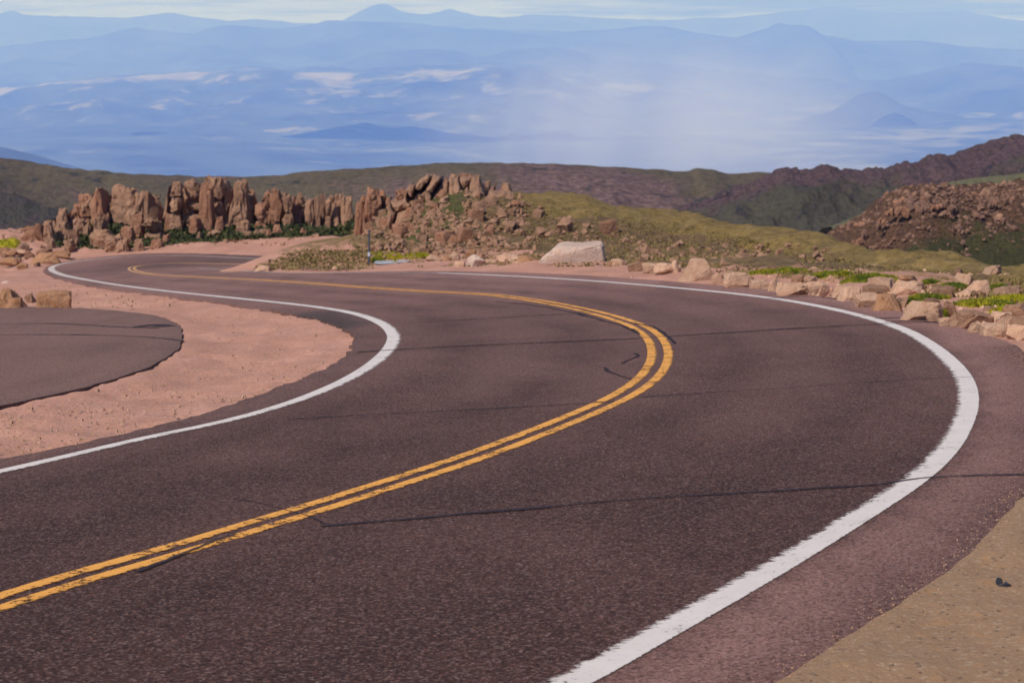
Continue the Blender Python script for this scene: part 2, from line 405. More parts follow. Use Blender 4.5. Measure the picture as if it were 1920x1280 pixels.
edge_in = [(-500, 955), (-260, 912), (-120, 885), (0, 860), (130, 835), (260, 805), (330, 790), (420, 762), (500, 735), (580, 705), (630, 680), (659, 655), (664, 640), (655, 622), (630, 607), (600, 598), (560, 590), (520, 582), (470, 575), (400, 566), (300, 553), (220, 543), (150, 533), (100, 520), (84, 511), (82, 504), (92, 496), (140, 487), (200, 480), (260, 475.5), (310, 474.5), (370, 475), (440, 477), (520, 480), (600, 483), (650, 485)]
edge_out = [(1100, 1500), (1300, 1390), (1510, 1272), (1590, 1220), (1660, 1170), (1750, 1110), (1830, 1050), (1880, 1005), (1940, 940), (1995, 860), (2010, 780), (1970, 700), (1920, 655), (1875, 634), (1781, 609), (1687, 582), (1575, 560), (1480, 548), (1400, 538), (1312, 532), (1250, 527), (1150, 519.5), (1050, 513.5), (950, 510), (850, 508), (760, 508), (680, 509.5), (600, 511.5), (530, 511.5), (490, 508.5), (482, 505), (500, 501), (560, 505), (650, 506)]
pull = [(-700, 560), (-400, 566), (-150, 571), (0, 574), (100, 576), (200, 580), (290, 590), (335, 605), (347, 630), (335, 655), (290, 685), (200, 715), (100, 740), (0, 760), (-150, 790), (-400, 840), (-700, 890)]

L_in = smooth_line(inner); L_inf = smooth_line(inner_far); L_y1 = smooth_line(y1, .2, 3); L_out = smooth_line(outer, .2); L_outf = smooth_line(outer_far)
def lengthen(w, L_):
    d = w[0] - w[8]; d /= np.hypot(*d); n = np.array([d[1], -d[0]]); t = np.arange(L_, 0, -.25)[:, None]
    return np.concatenate([w[0] + d * t + n * t * t * .012, w])
L_in = lengthen(L_in, 7.0); L_y1 = lengthen(L_y1, 7.5); L_out = lengthen(L_out, 5.0)
E_in = smooth_line(edge_in, .14, 1); E_out = smooth_line(edge_out, .14, 1); E_pull = smooth_line(pull, .14, 1)
def rag(w, amp, s):
    t = np.gradient(w, axis=0); t /= np.maximum(np.hypot(t[:, 0], t[:, 1]), 1e-6)[:, None]
    a = np.cumsum(np.hypot(*np.diff(w, axis=0, prepend=w[:1]).T))
    nz = amp * (.55 * fbm(a * .7, a * 0, s, 3) + .6 * fbm(a * 3.1, a * 0, s + 9, 3))
    return w + np.stack([-t[:, 1], t[:, 0]], 1) * nz[:, None]
E_in = rag(E_in, .07, 3); E_out = rag(E_out, .022, 5); E_pull = rag(E_pull, .035, 8)
POLY_ROAD = np.concatenate([E_in, E_out[::-1], resample([E_out[0], (0.6, 2.2), (-3, 1.6), (-9, 3.5), (-13.5, 8.0), E_in[0]], .3, 0)[1:-1]]); POLY_PULL = E_pull

def inside(P, poly):
    x, y = P[:, 0], P[:, 1]; r = np.zeros(len(P), bool)
    a = poly; b = np.roll(poly, -1, 0)
    for (x0, y0), (x1, y1_) in zip(a, b):
        if y0 == y1_: continue
        m = (y0 > y) != (y1_ > y)
        r ^= m & (x < (x1 - x0) * (y - y0) / (y1_ - y0) + x0)
    return r
def dist(P, line, close=False):
    """distance to a line, and which side (+ = left)"""
    a = line; b = np.roll(line, -1, 0) if close else line[1:]
    if not close: a = line[:-1]
    best = np.full(len(P), 1e9); side = np.zeros(len(P))
    for (ax, ay), (bx, by) in zip(a, b):
        dx, dy = bx - ax, by - ay; L = dx * dx + dy * dy + 1e-12
        t = np.clip(((P[:, 0] - ax) * dx + (P[:, 1] - ay) * dy) / L, 0, 1)
        ex = P[:, 0] - ax - dx * t; ey = P[:, 1] - ay - dy * t
        d = np.hypot(ex, ey); m = d < best
        best = np.where(m, d, best); side = np.where(m, np.sign(dx * (P[:, 1] - ay) - dy * (P[:, 0] - ax)), side)
    return best, side

# ------------------------------------------------------------------ ground
pxs = np.concatenate([np.linspace(-1500, -420, 40), np.linspace(-400, 2320, 341), np.linspace(2340, 3500, 40)])
Ds = [1.0]
while Ds[-1] < 420: Ds.append(Ds[-1] + max(.10, Ds[-1] * .0085))
Ds = np.array(Ds)
GX = (pxs[None, :] - 960) / F * (Ds[:, None] + 6) ; GY = np.repeat(Ds[:, None], len(pxs), 1)
P = np.stack([GX.ravel(), GY.ravel()], 1)
near = (P[:, 1] < 125)
idx = np.where(near)[0]
ins = np.zeros(len(P), bool); dr = np.full(len(P), 50.); dp = np.full(len(P), 50.); sd = np.zeros(len(P)); dmark = np.full(len(P), 50.)
ins_r = np.zeros(len(P), bool); ins_p = np.zeros(len(P), bool)
ins_r[idx] = inside(P[idx], POLY_ROAD[::2]); ins_p[idx] = inside(P[idx], POLY_PULL[::2])
di_, _ = dist(P[idx], E_in[::5]); do_, so_ = dist(P[idx], E_out[::5]); dpp, _ = dist(P[idx], E_pull[::5], True)
d_in = np.full(len(P), 50.); d_out = np.full(len(P), 50.); d_in[idx] = di_; d_out[idx] = do_; dp[idx] = dpp
dr = np.minimum(np.minimum(d_in, d_out), dp)
ins = ins_r | ins_p
dr = np.where(ins, 0, dr)
X, Y = P[:, 0], P[:, 1]
bz = HZ(X, Y)
rough_amt = sstep((dr - .3) / 3.0)
PX = 960 + X / np.maximum(Y, 1) * F
d0, dc, yc = hill_cols(np.clip(PX, -700, 2700))
hillw = sstep((Y - d0) / 6)
nz = .038 * fbm(X * 1.9, Y * 1.9, 31, 4) + .10 * rough_amt * fbm(X * .45, Y * .45, 32, 4) + hillw * rough_amt * (.28 * fbm(X * .33, Y * .33, 33, 4) + .08 * fbm(X * 1.6, Y * 1.6, 35, 3))
# dished dirt between road and pull-out, soft berms along the outer shoulders
dish = -.10 * sstep(d_in / 1.2) * sstep(dp / 1.0) * ((Y < 60) & (~ins) & (X < 0) & (d_in < d_out))
lip = -.045 * (1 - sstep((dr - .15) / .9)) * np.where(dp < d_in, .35, 1)
GZ = bz + nz * np.where(ins, .3, 1) + lip + dish
GZ = np.where(ins, np.minimum(GZ, bz - .05), np.minimum(GZ, bz + .6 + 0 * dr))
flush = (X > 0) & (Y < 22) & ~ins
GZ = np.where((dr < .4) & ~ins, np.minimum(GZ, bz - .02), GZ)
flush_in = ins & (X > 0) & (Y < 22) & (d_out < .45)
GZ = np.where(flush_in, bz + .004 - .022 * sstep((d_out + .02) / .22), GZ)
GZ = np.where(flush, bz + .006 + .022 * fbm(X * 2.2, Y * 2.2, 43, 4) + .02 * sstep((dr - .5) / 2) * (1 + fbm(X * 1.2, Y * 1.2, 41, 3)) , GZ)
ground = grid_obj('ground', GX, GY, GZ.reshape(GX.shape), M_GROUND)
ground['kind'] = 'structure'
# cover zones
dg = np.zeros(len(P)); ol = np.zeros(len(P)); so = np.zeros(len(P)); tn = np.zeros(len(P))
t_h = np.clip((Y - d0) / (dc - d0), 0, 1.2)
lefth = sstep((690 - PX) / 60) * sstep((PX - 60) / 40) * sstep((Y - 100.5) / 2)
dg = np.maximum(dg, lefth * .95)
dg = np.maximum(dg, .40 * sstep((90 - PX) / 60) * sstep((Y - d0 - 5) / 8))
dome = sstep((PX - 660) / 60) * sstep((Y - d0 - 1) / 3)
so = np.maximum(so, dome * .95)
ol = np.maximum(ol, dome * sstep((PX - 880) / 160) * sstep((t_h - .66 + .06 * sstep((PX - 1200) / 300)) / .20) * 1.0)
ol = np.maximum(ol, .22 * dome * sstep((PX - 900) / 300))
dg = np.maximum(dg, .62 * dome * sstep((960 - PX) / 120))
so = np.maximum(so, .92 * (PX > 1000) * (d_out < d_in) * sstep((Y - np.interp(PX, [1000, 1250, 1500, 1700, 1900], [60, 49, 43.5, 40, 38])) / 2.5))
rightout = (X > -4) & (~ins) & (so_.mean() > -9)
right = np.where((PX > 1180) & (d_out < d_in) & ~ins, 1, 0) * sstep((d_out - 1.6 - .0 * X) / 1.6)
ol = np.maximum(ol, right * .45 * sstep((Y - 24) / 6))
so = np.maximum(so, right * .35)
dg = np.maximum(dg, right * .28)
tn = np.where((X > 0) & (Y < 22), 1.0, 0) * sstep((24 - Y) / 8)
isl = np.exp(-(((X + 5.8) / 4.6) ** 4 + ((Y - 69.5) / 4.6) ** 4))
ol = np.maximum(ol, isl * .58); so = np.maximum(so, isl * .56); dg = np.maximum(dg, isl * .25)
vattr(ground, 'zone', np.stack([dg, ol, so], 1)); vattr(ground, 'zone_more', np.stack([tn, tn * 0, tn * 0], 1))

# ------------------------------------------------------------------ asphalt slabs
def slab(name, poly, mat, zonef, parent=None, lift=0.0, thick=.14, step=.45):
    lo, hi = poly.min(0), poly.max(0)
    pts = []
    y = max(lo[1], .5)
    r = np.random.default_rng(2)
    while y < hi[1]:
        s = max(step * .6, step * y / 30)
        xs = np.arange(lo[0], hi[0], s); pts.append(np.stack([xs + r.uniform(-.2, .2, len(xs)) * s, y + r.uniform(-.2, .2, len(xs)) * s], 1)); y += s
    pts = np.concatenate(pts); pts = pts[inside(pts, poly)]
    dd, _ = dist(pts, poly[::2], True); pts = pts[dd > .12]
    allp = np.concatenate([poly, pts]); n = len(poly)
    vs, es, fs, *_ = delaunay_2d_cdt([Vector(q) for q in allp], [(i, (i + 1) % n) for i in range(n)], [], 1, 1e-5)
    V = np.array([(v.x, v.y) for v in vs]); z = base_z(V[:, 0], V[:, 1]) + lift
    if name == 'road':
        de, _ = dist(V, E_out[::3]); z = z - .016 * (1 - sstep(de / .16)) * ((V[:, 0] > .2) & (V[:, 1] < 23))
    fs = [f for f in fs]
    v3 = [(a, b, c) for (a, b), c in zip(V, z)]
    # skirt round the rim
    cnt = {}
    for f in fs:
        for a, b in zip(f, f[1:] + f[:1]): cnt[(a, b)] = 1
    rim = [(a, b) for (a, b) in cnt if (b, a) not in cnt]
    low = {}
    for a, b in rim:
        for q in (a, b):
            if q not in low: low[q] = len(v3); v3.append((v3[q][0], v3[q][1], v3[q][2] - thick))
    fs = fs + [[b, a, low[a], low[b]] for a, b in rim]
    o = mesh_obj(name, v3, fs, mat, parent)
    A = np.array([q[:2] for q in v3]); vattr(o, 'zone', zonef(A))
    return o
SUB_OUT = np.concatenate([L_out[::4], L_outf[::3]]); SUB_IN = np.concatenate([L_in[::4], L_inf[::3]])
def zone_road(A):
    d1, s1 = dist(A, SUB_OUT); d2, s2 = dist(A, SUB_IN)
    sh_o = sstep((d1 * np.where(s1 < 0, 1, -1) + .05) / .35) * (A[:, 1] < 62)
    sh_i = sstep((d2 * np.where(s2 > 0, 1, -1) + .05) / .4)
    d3, _ = dist(A, E_out[::6]); d4, _ = dist(A, E_in[::6])
    D_ = A[:, 1]
    far = .30 * sstep((D_ - 9) / 14) + .58 * sstep((D_ - 20) / 34)  # sheen and haze over distance, painted in as paler asphalt
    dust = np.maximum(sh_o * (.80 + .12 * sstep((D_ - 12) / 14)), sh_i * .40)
    dust = dust * (1 - .55 * np.exp(-(d3 / .45) ** 2) * (D_ < 24))
    dc_, _ = dist(A, L_y1[::5]); band = np.exp(-((dc_ - 1.05) / .38) ** 2) + np.exp(-((dc_ - 2.75) / .38) ** 2)
    dark = sstep((.30 - d4) / .3) * .18
    # fresh patch beside the inner bend
    pc_ = hit([(625, 597)], base_z)[0]
    pt = sstep((1.2 - np.hypot((A[:, 0] - pc_[0]) * .9, (A[:, 1] - pc_[1]) * .33)) / .35) * sh_i
    # darker band of the far arm of the hairpin
    arm = sstep((A[:, 1] - 72) / 6) * sstep((A[:, 0] + 24) / 8) * .55
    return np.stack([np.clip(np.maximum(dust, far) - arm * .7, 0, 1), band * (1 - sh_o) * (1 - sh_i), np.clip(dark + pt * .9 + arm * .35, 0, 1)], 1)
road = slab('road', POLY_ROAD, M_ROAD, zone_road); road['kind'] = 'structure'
def zone_pull(A):
    d4, _ = dist(A, POLY_PULL[::4], True)
    return np.stack([.45 + 0 * d4, 0 * d4, sstep((.4 - d4) / .4) * .22], 1)
pullout = slab('pullout', POLY_PULL, M_PULL, zone_pull); pullout['kind'] = 'structure'

def ribbon(name, w, width, mat, lift, parent, wf=None, nacross=3):
    w = np.asarray(w); t = np.gradient(w, axis=0); t /= np.maximum(np.hypot(t[:, 0], t[:, 1]), 1e-6)[:, None]
    nrm = np.stack([-t[:, 1], t[:, 0]], 1)
    hw = np.full(len(w), width / 2) if wf is None else wf(w) / 2
    a = np.cumsum(np.hypot(*np.diff(w, axis=0, prepend=w[:1]).T))
    v = []; uv = []
    for i in range(len(w)):
        for j in range(nacross):
            s = j / (nacross - 1) * 2 - 1
            q = w[i] + nrm[i] * hw[i] * s; v.append((q[0], q[1], float(base_z(q[0], q[1])) + lift)); uv.append((a[i], s))
    fs = [(i * nacross + j + 1, i * nacross + j, (i + 1) * nacross + j, (i + 1) * nacross + j + 1) for i in range(len(w) - 1) for j in range(nacross - 1)]
    o = mesh_obj(name, v, fs, mat, parent)
    ul = o.data.uv_layers.new(name='UVMap')
    for lp in o.data.loops: ul.data[lp.index].uv = uv[lp.vertex_index]
    return o
def offset(w, d):
    t = np.gradient(w, axis=0); t /= np.maximum(np.hypot(t[:, 0], t[:, 1]), 1e-6)[:, None]
    return w + np.stack([-t[:, 1], t[:, 0]], 1) * d
lift = lambda a: a
ribbon('edge_line', L_out, .27, M_WHITE, .006, road, lambda w: .238 - .015 * sstep((w[:, 1] - 25) / 20))
ribbon('edge_line', L_in, .20, M_WHITE2, .006, road, lambda w: .19 + .06 * sstep((w[:, 1] - 18) / 10) + .12 * sstep((w[:, 1] - 55) / 25))
ribbon('faded_edge_line', L_outf, .26, M_FADED, .006, road)
ribbon('faded_edge_line', L_inf, .34, M_FADED, .006, road)
ly = L_y1
ribbon('centre_line', ly, .13, M_YELLOW, .006, road, lambda w: .145 + 0 * w[:, 1])
def thin(w):
    keep = [0]
    for i in range(1, len(w)):
        if np.dot(w[i] - w[keep[-1]], w[min(i + 1, len(w) - 1)] - w[max(i - 1, 0)]) > 0: keep.append(i)
    return w[keep]
ly2 = offset(ly, -y2off)
ribbon('centre_line', ly2, .13, M_YELLOW, .006, road, lambda w: .145 + 0 * w[:, 1])
cracks = [
    ([(600, 985), (750, 975), (900, 966), (1050, 950), (1200, 938), (1350, 928), (1500, 918), (1680, 905), (1750, 895), (1920, 892), (1990, 889)], .075),
    ([(440, 935), (500, 945), (540, 958), (580, 966), (610, 982)], .03),
    ([(540, 787), (700, 778), (800, 772), (900, 767), (1000, 762), (1090, 757), (1150, 752)], .05),
    ([(1195, 745), (1300, 738), (1420, 730), (1550, 724), (1700, 712), (1790, 708), (1960, 700)], .05),
    ([(670, 660), (800, 653), (900, 648), (1000, 643), (1190, 636), (1270, 630), (1400, 622), (1550, 612), (1690, 606), (1800, 603)], .12),
    ([(1130, 690), (1150, 703), (1180, 712)], .06), ([(1160, 682), (1175, 676), (1195, 668), (1184, 663)], .05),
    ([(1195, 606), (1222, 612), (1250, 628), (1262, 645)], .10),
    ([(800, 604), (900, 599), (1000, 592), (1100, 588)], .10),
    ([(1640, 597), (1700, 595), (1740, 601)], .16), ([(1660, 604), (1720, 602), (1770, 607)], .12),
    ([(1440, 560), (1520, 555), (1570, 561)], .12),
    ([(250, 1072), (300, 1052), (400, 1016), (450, 1004)], .05),
    ([(930, 566), (1010, 574), (1090, 590), (1160, 610), (1200, 628)], .10),
]
def crack(pts, wd, parent, s):
    w = resample(hit(pts, base_z), .12, 1)
    a = np.arange(len(w)) * .12; t = offset(w, 1) - w
    w = w + t * (.05 * fbm(a * .8, a * 0, s, 3))[:, None]
    return ribbon('crack_seal', w, wd, M_TAR, .010, parent, lambda q: wd * (.55 + .75 * np.abs(fbm(np.arange(len(q)) * .11, np.zeros(len(q)), s + 40, 3))))
for i, (pts, wd) in enumerate(cracks): crack(pts, wd, road, i)
crack([(-200, 612), (0, 609), (80, 606), (160, 609), (240, 614), (300, 615)], .12, pullout, 71)
crack([(-200, 632), (0, 628), (150, 627), (280, 632), (344, 640)], .12, pullout, 72)
crack([(255, 614), (285, 608), (320, 612)], .5, pullout, 73)

# ------------------------------------------------------------------ rocks
def hull_rock(seed, size, n=16, box=.55, bevel=.07, cuts=2, amp=.05, top=1.0):
    """angular or rounded granite lump, centred, resting about z=0; returns bmesh"""
    r = random.Random(seed); bm = bmesh.new()
    for i in range(n):
        u = r.uniform(-1, 1); a = r.uniform(0, 2 * math.pi); q = math.sqrt(1 - u * u)
        v = Vector((q * math.cos(a), q * math.sin(a), u))
        m = max(abs(v.x), abs(v.y), abs(v.z)); v = v.lerp(v / m, box) * r.uniform(.86, 1.06)
        if v.z > 0: v.x *= top; v.y *= top
        bm.verts.new(v)
    return finish_rock(bm, seed, size, bevel, cuts, amp)
def box_rock(seed, size, jit=.18, bevel=.22, cuts=2, amp=.05, taper=.85, lean=(0, 0)):
    r = random.Random(seed); bm = bmesh.new()
    for x in (-1, 1):
        for y in (-1, 1):
            for zz in (-1, 1):
                tp = taper if zz > 0 else 1.0
                bm.verts.new((x * tp * (1 + r.uniform(-jit, jit)) + (lean[0] if zz > 0 else 0), y * tp * (1 + r.uniform(-jit, jit)) + (lean[1] if zz > 0 else 0), zz * (1 + r.uniform(-jit, jit) * .7)))
    for q in range(3):
        bm.verts.new((r.uniform(-.6, .6), r.uniform(-.6, .6), 1.12)); bm.verts.new((r.uniform(-.5, .5), -1.12, r.uniform(-.6, .6)))
    return finish_rock(bm, seed, size, bevel, cuts, amp)
def finish_rock(bm, seed, size, bevel, cuts, amp):
    h = bmesh.ops.convex_hull(bm, input=bm.verts)
    bmesh.ops.delete(bm, geom=list({e for e in h['geom_interior'] + h['geom_unused'] if isinstance(e, bmesh.types.BMVert)}), context='VERTS')
    bmesh.ops.dissolve_limit(bm, angle_limit=R(9), verts=bm.verts, edges=bm.edges)
    if bevel: bmesh.ops.bevel(bm, geom=list(bm.edges), offset=bevel, segments=3, profile=.6, affect='EDGES', clamp_overlap=True)
    bmesh.ops.triangulate(bm, faces=bm.faces)
    if cuts:
        long_ = [e for e in bm.edges if e.calc_length() > .28]
        bmesh.ops.subdivide_edges(bm, edges=long_, cuts=cuts, use_grid_fill=True)
        bmesh.ops.triangulate(bm, faces=bm.faces)
    off = Vector((seed * 3.17 % 50, seed * 1.31 % 50, 0))
    bm.normal_update()
    for v in bm.verts:
        d = mnoise.fractal(v.co * 1.3 + off, 1.0, 2.0, 4) * amp * 1.9 + mnoise.noise(v.co * 4.5 + off) * amp * .7
        q = mnoise.voronoi(v.co * 1.15 + off)[0]
        d -= amp * 1.5 * max(0, 1 - (q[1] - q[0]) / .16)
        v.co += v.normal * d
    lo = [min(v.co[i] for v in bm.verts) for i in range(3)]; hi = [max(v.co[i] for v in bm.verts) for i in range(3)]
    for v in bm.verts: v.co = Vector([((v.co[i] - lo[i]) / (hi[i] - lo[i]) - .5) * size[i] for i in range(3)])
    return bm
def bm_mesh(name, bms, mat, smooth=True):
    me = bpy.data.meshes.new(name); tot = bmesh.new()
    for b in bms:
        tmp = bpy.data.meshes.new('tmp'); b.to_mesh(tmp); b.free(); tot.from_mesh(tmp); bpy.data.meshes.remove(tmp)
    tot.to_mesh(me); tot.free()
    me.polygons.foreach_set('use_smooth', [smooth] * len(me.polygons))
    try: me.set_sharp_from_angle(angle=R(38))
    except Exception: pass
    me.materials.append(mat); return me
def put(name, me, loc, rz=0, tilt=(0, 0), parent=None, scale=1):
    o = bpy.data.objects.new(name, me); col.objects.link(o)
    o.location = loc; o.rotation_euler = (tilt[0], tilt[1], rz); o.scale = (scale,) * 3 if not isinstance(scale, tuple) else scale
    if parent: o.parent = parent
    return o

# --- boulders along the roadside: (x0, x1, y top, y foot, material, style, label)
G, O_, W_, B_ = M_GRAN, M_GRANO, M_GRANW, M_GRAN2
bold = [
    (876, 910, 474, 497, W_, 'ang', 'pale wedge shaped boulder leaning on the dirt shoulder left of the big white slab'),
    (874, 893, 463, 482, O_, 'rnd', 'small orange rounded boulder standing just behind the pale wedge boulder'),
    (907, 932, 481, 492, G, 'rnd', 'low rounded boulder touching the right side of the pale wedge boulder'),
    (930, 978, 473, 490, G, 'flat', 'long flat topped tan boulder between the wedge boulder and the big white slab'),
    (970, 1012, 476, 495, O_, 'flat', 'flat slanting orange slab with dark underside left of the big white slab'),
    (842, 862, 469, 488, G, 'ang', 'upright pink boulder near the yellow grass right of the marker post'),
    (800, 832, 474, 491, G, 'ang', 'pink angular boulder at the right end of the yellow grass strip'),
    (826, 846, 478, 490, O_, 'rnd', 'small brown boulder squeezed between two pink ones near the yellow grass'),
    (852, 872, 486, 499, G, 'rnd', 'low pink boulder half sunk in dirt in front of the pale wedge boulder'),
    (1030, 1056, 474, 494, W_, 'ang', 'small pale pyramid shaped boulder leaning against the front of the big white slab'),
    (960, 981, 486, 496, G, 'rnd', 'little dirt coloured stone in front of the flat slanting orange slab'),
    (1142, 1176, 481, 499, G, 'ang', 'blocky boulder with an orange side just right of the big white slab'),
    (1184, 1200, 489, 499, G, 'rnd', 'small pink stone on the verge second to the right of the big white slab'),
    (1188, 1236, 489, 506, G, 'flat', 'long low pink slab lying on the verge left of the horned boulder'),
    (1226, 1274, 486, 513, G, 'horn', 'tan boulder with a pointed horn at its right end beside the pyramid boulder'),
    (1278, 1338, 481, 526, G, 'pyr', 'tall pyramid shaped pink boulder rising highest along the right verge'),
    (1331, 1357, 510, 530, G, 'ang', 'small round boulder with dark right side at the foot of the pyramid boulder'),
    (1357, 1404, 507, 539, G, 'rnd', 'plump pale boulder with flat top right of the pyramid boulder'),
    (1400, 1414, 514, 534, B_, 'ang', 'narrow upright stone wedged beside the plump pale boulder'),
    (1408, 1442, 521, 541, G, 'box', 'square pink block in the roadside row right of the narrow upright stone'),
    (1440, 1464, 520, 546, G, 'ang', 'rough tan boulder between the square pink block and the broad rounded boulder'),
    (1458, 1514, 525, 554, G, 'rnd', 'broad rounded pink boulder in the middle of the right roadside row'),
    (1484, 1510, 511, 529, B_, 'ang', 'dark brown boulder behind the broad rounded pink boulder'),
    (1508, 1556, 523, 554, G, 'under', 'pink boulder with an orange brown undercut base by the asphalt edge'),
    (1545, 1566, 513, 530, G, 'ang', 'small tan boulder in front of the dark green cushion plants'),
    (1555, 1598, 533, 557, G, 'slab', 'slanting pink slab leaning left just right of the undercut boulder'),
    (1568, 1614, 534, 564, G, 'slab', 'second slanting slab with a shaded right side, left of the big two toned block'),
    (1600, 1648, 547, 576, G, 'rnd', 'rounded pink block at the asphalt edge, left half of the big pair'),
    (1632, 1692, 548, 582, O_, 'pyr', 'brown faced sloping boulder at the asphalt edge right of the rounded pink block'),
    (1622, 1665, 531, 553, B_, 'box', 'brown squarish boulder behind the big pair at the asphalt edge'),
    (1665, 1736, 521, 553, G, 'pyr', 'large pale mound shaped boulder behind the row, topped by a small cap stone'),
    (1690, 1765, 561, 600, G, 'flat', 'broad flat pink boulder beside the asphalt right of the brown faced boulder'),
    (1738, 1762, 574, 603, G, 'ang', 'pink block at the right end of the broad flat boulder'),
    (1766, 1790, 562, 592, B_, 'ang', 'dark shaded upright boulder below the yellow green cushion plants'),
    (1780, 1862, 580, 612, B_, 'rnd', 'wide brown humped boulder with a pale top near the right edge'),
    (1760, 1786, 592, 611, G, 'ang', 'pale stone leaning on the left end of the wide brown humped boulder'),
    (1814, 1842, 601, 623, G, 'rnd', 'pale rounded stone in front of the wide brown humped boulder'),
    (1842, 1886, 606, 629, G, 'box', 'pale squared block with a dark right face near the dirt shoulder'),
    (1846, 1896, 583, 610, G, 'slab', 'sloping pale slab above the squared block near the right edge'),
    (1888, 1930, 608, 634, G, 'ang', 'front most pink boulder at the right edge above the dirt shoulder'),
    (1893, 1935, 592, 614, B_, 'ang', 'brown broken boulder at the right edge behind the front most pink one'),
    (1880, 1930, 568, 592, B_, 'flat', 'dark flat boulder at the right edge under the bright cushion plants'),
    (1804, 1862, 522, 553, G, 'pyr', 'cone shaped pink boulder standing alone behind the cushion plants at right'),
    (1784, 1832, 540, 557, G, 'flat', 'low sloping boulder at the left foot of the cone shaped pink boulder'),
    (1874, 1916, 534, 551, G, 'rnd', 'rounded pale boulder among bright green cushion plants at the right edge'),
    (1872, 1896, 509, 521, G, 'rnd', 'round pink boulder on the skyline of the right bank'),
    (1894, 1922, 514, 529, G, 'ang', 'angular boulder below the skyline at the far right of the bank'),
    (1624, 1650, 505, 516, G, 'rnd', 'small rounded boulder on the bank behind the dark green cushion plants'),
    (1652, 1672, 506, 517, B_, 'ang', 'small dark stone right of the little rounded boulder on the upper bank'),
    (1736, 1766, 535, 548, G, 'ang', 'half buried pale stone between two dark green cushion plants'),
    (1760, 1790, 532, 546, B_, 'rnd', 'rounded brown stone beside the dark cushion left of the cone boulder'),
    (1690, 1702, 550, 572, G, 'ang', 'slim upright pale stone between the pair of blocks and a green cushion'),
    (1420, 1452, 497, 508, B_, 'rnd', 'grey brown boulder on the upper bank behind the plump pale boulder'),
    (1478, 1512, 494, 506, B_, 'flat', 'flat grey boulder at the foot of the grassy hill above the roadside row'),
    (1516, 1536, 496, 508, G, 'ang', 'small pink boulder at the foot of the grassy hill left of the green cushions'),
    (1355, 1385, 497, 508, B_, 'flat', 'low grey slab on the upper bank just right of the pyramid boulder'),
    (72, 132, 543, 575, O_, 'box', 'large orange block with a pale flat top beside the pull-out asphalt'),
    (-12, 48, 538, 576, O_, 'pyr', 'big orange brown boulder at the left edge beside the pull-out asphalt'),
    (8, 42, 556, 577, O_, 'slab', 'slanting slab leaning on the front of the big left edge boulder'),
    (46, 66, 546, 563, B_, 'ang', 'small dark boulder between the two big orange ones by the pull-out'),
    (0, 38, 478, 495, O_, 'flat', 'flat orange boulder with a dark underside on the bank left of the hairpin'),
    (32, 52, 489, 503, O_, 'rnd', 'round brown stone below the flat orange boulder left of the hairpin'),
    (58, 112, 470, 494, O_, 'pyr', 'sloping brown boulder mass beside the hairpin outer edge'),
    (88, 132, 466, 484, O_, 'flat', 'low brown slab just above the hairpin outer white line'),
    (30, 48, 463, 474, G, 'flat', 'pale flat stone on the left bank below the yellow grass cushion'),
    (4, 32, 465, 477, O_, 'rnd', 'rounded orange stone at the left edge under the yellow grass cushion'),
    (4, 16, 524, 533, W_, 'rnd', 'small whitish stone on bare dirt at the left edge'),
    (474, 506, 494, 508, G, 'slab', 'pale boulder at the left tip of the grassy mound inside the hairpin'),
    (622, 634, 495, 505, G, 'rnd', 'small pale stone at the roadside in front of the grassy mound'),
]
def style_mesh(style, seed, w, d, h, mat):
    if style == 'ang': b = hull_rock(seed, (w, d, h), 14, .5, .05, 2, .05)
    elif style == 'rnd': b = hull_rock(seed, (w, d, h), 26, .5, .16, 2, .06)
    elif style == 'flat': b = hull_rock(seed, (w, d, h), 18, .75, .06, 2, .05, .88)
    elif style == 'box': b = box_rock(seed, (w, d, h), .12, .16, 2, .05, .92)
    elif style == 'pyr': b = box_rock(seed, (w, d, h), .15, .10, 2, .07, .32, (random.Random(seed).uniform(-.15, .15), .1))
    elif style == 'slab': b = box_rock(seed, (w, d, h), .14, .08, 2, .05, .62, (.34, .25))
    elif style == 'under': b = hull_rock(seed, (w, d, h), 20, .6, .07, 2, .06)
    elif style == 'horn':
        b1 = hull_rock(seed, (w, d, h * .75), 16, .6, .07, 2, .06)
        b2 = box_rock(seed + 1, (w * .42, d * .6, h * .8), .1, .08, 2, .05, .25, (.3, 0))
        bmesh.ops.translate(b2, vec=(w * .26, 0, h * .16), verts=b2.verts); return bm_mesh('boulder', [b1, b2], mat)
    return bm_mesh('boulder', [b], mat)
for i, (x0, x1, yt, yb, mat, style, label) in enumerate(bold):
    c = hit([((x0 + x1) / 2, yb)])[0]; D = c[1]
    w = (x1 - x0) / F * D * 1.13; h = (yb - yt) / F * D * 1.08; dep = min(max(w * .75, h * .8), w * 1.2)
    cy = c[1] + dep * .42; cx = c[0] * cy / c[1]
    gz = float(HZ(cx, cy))
    ztop = CAMZ - (yt - EYE) / F * (cy)
    zbot = float(HZ(c[0], c[1])) - .15
    hh = max(ztop - zbot, h * .6)
    me = style_mesh(style, 100 + i * 7, w, dep, hh * 1.02, mat)
    tag(put('boulder', me, (cx, cy, zbot + hh / 2), random.Random(i).uniform(-.25, .25)), label, 'boulder', 'boulders along the roadside')
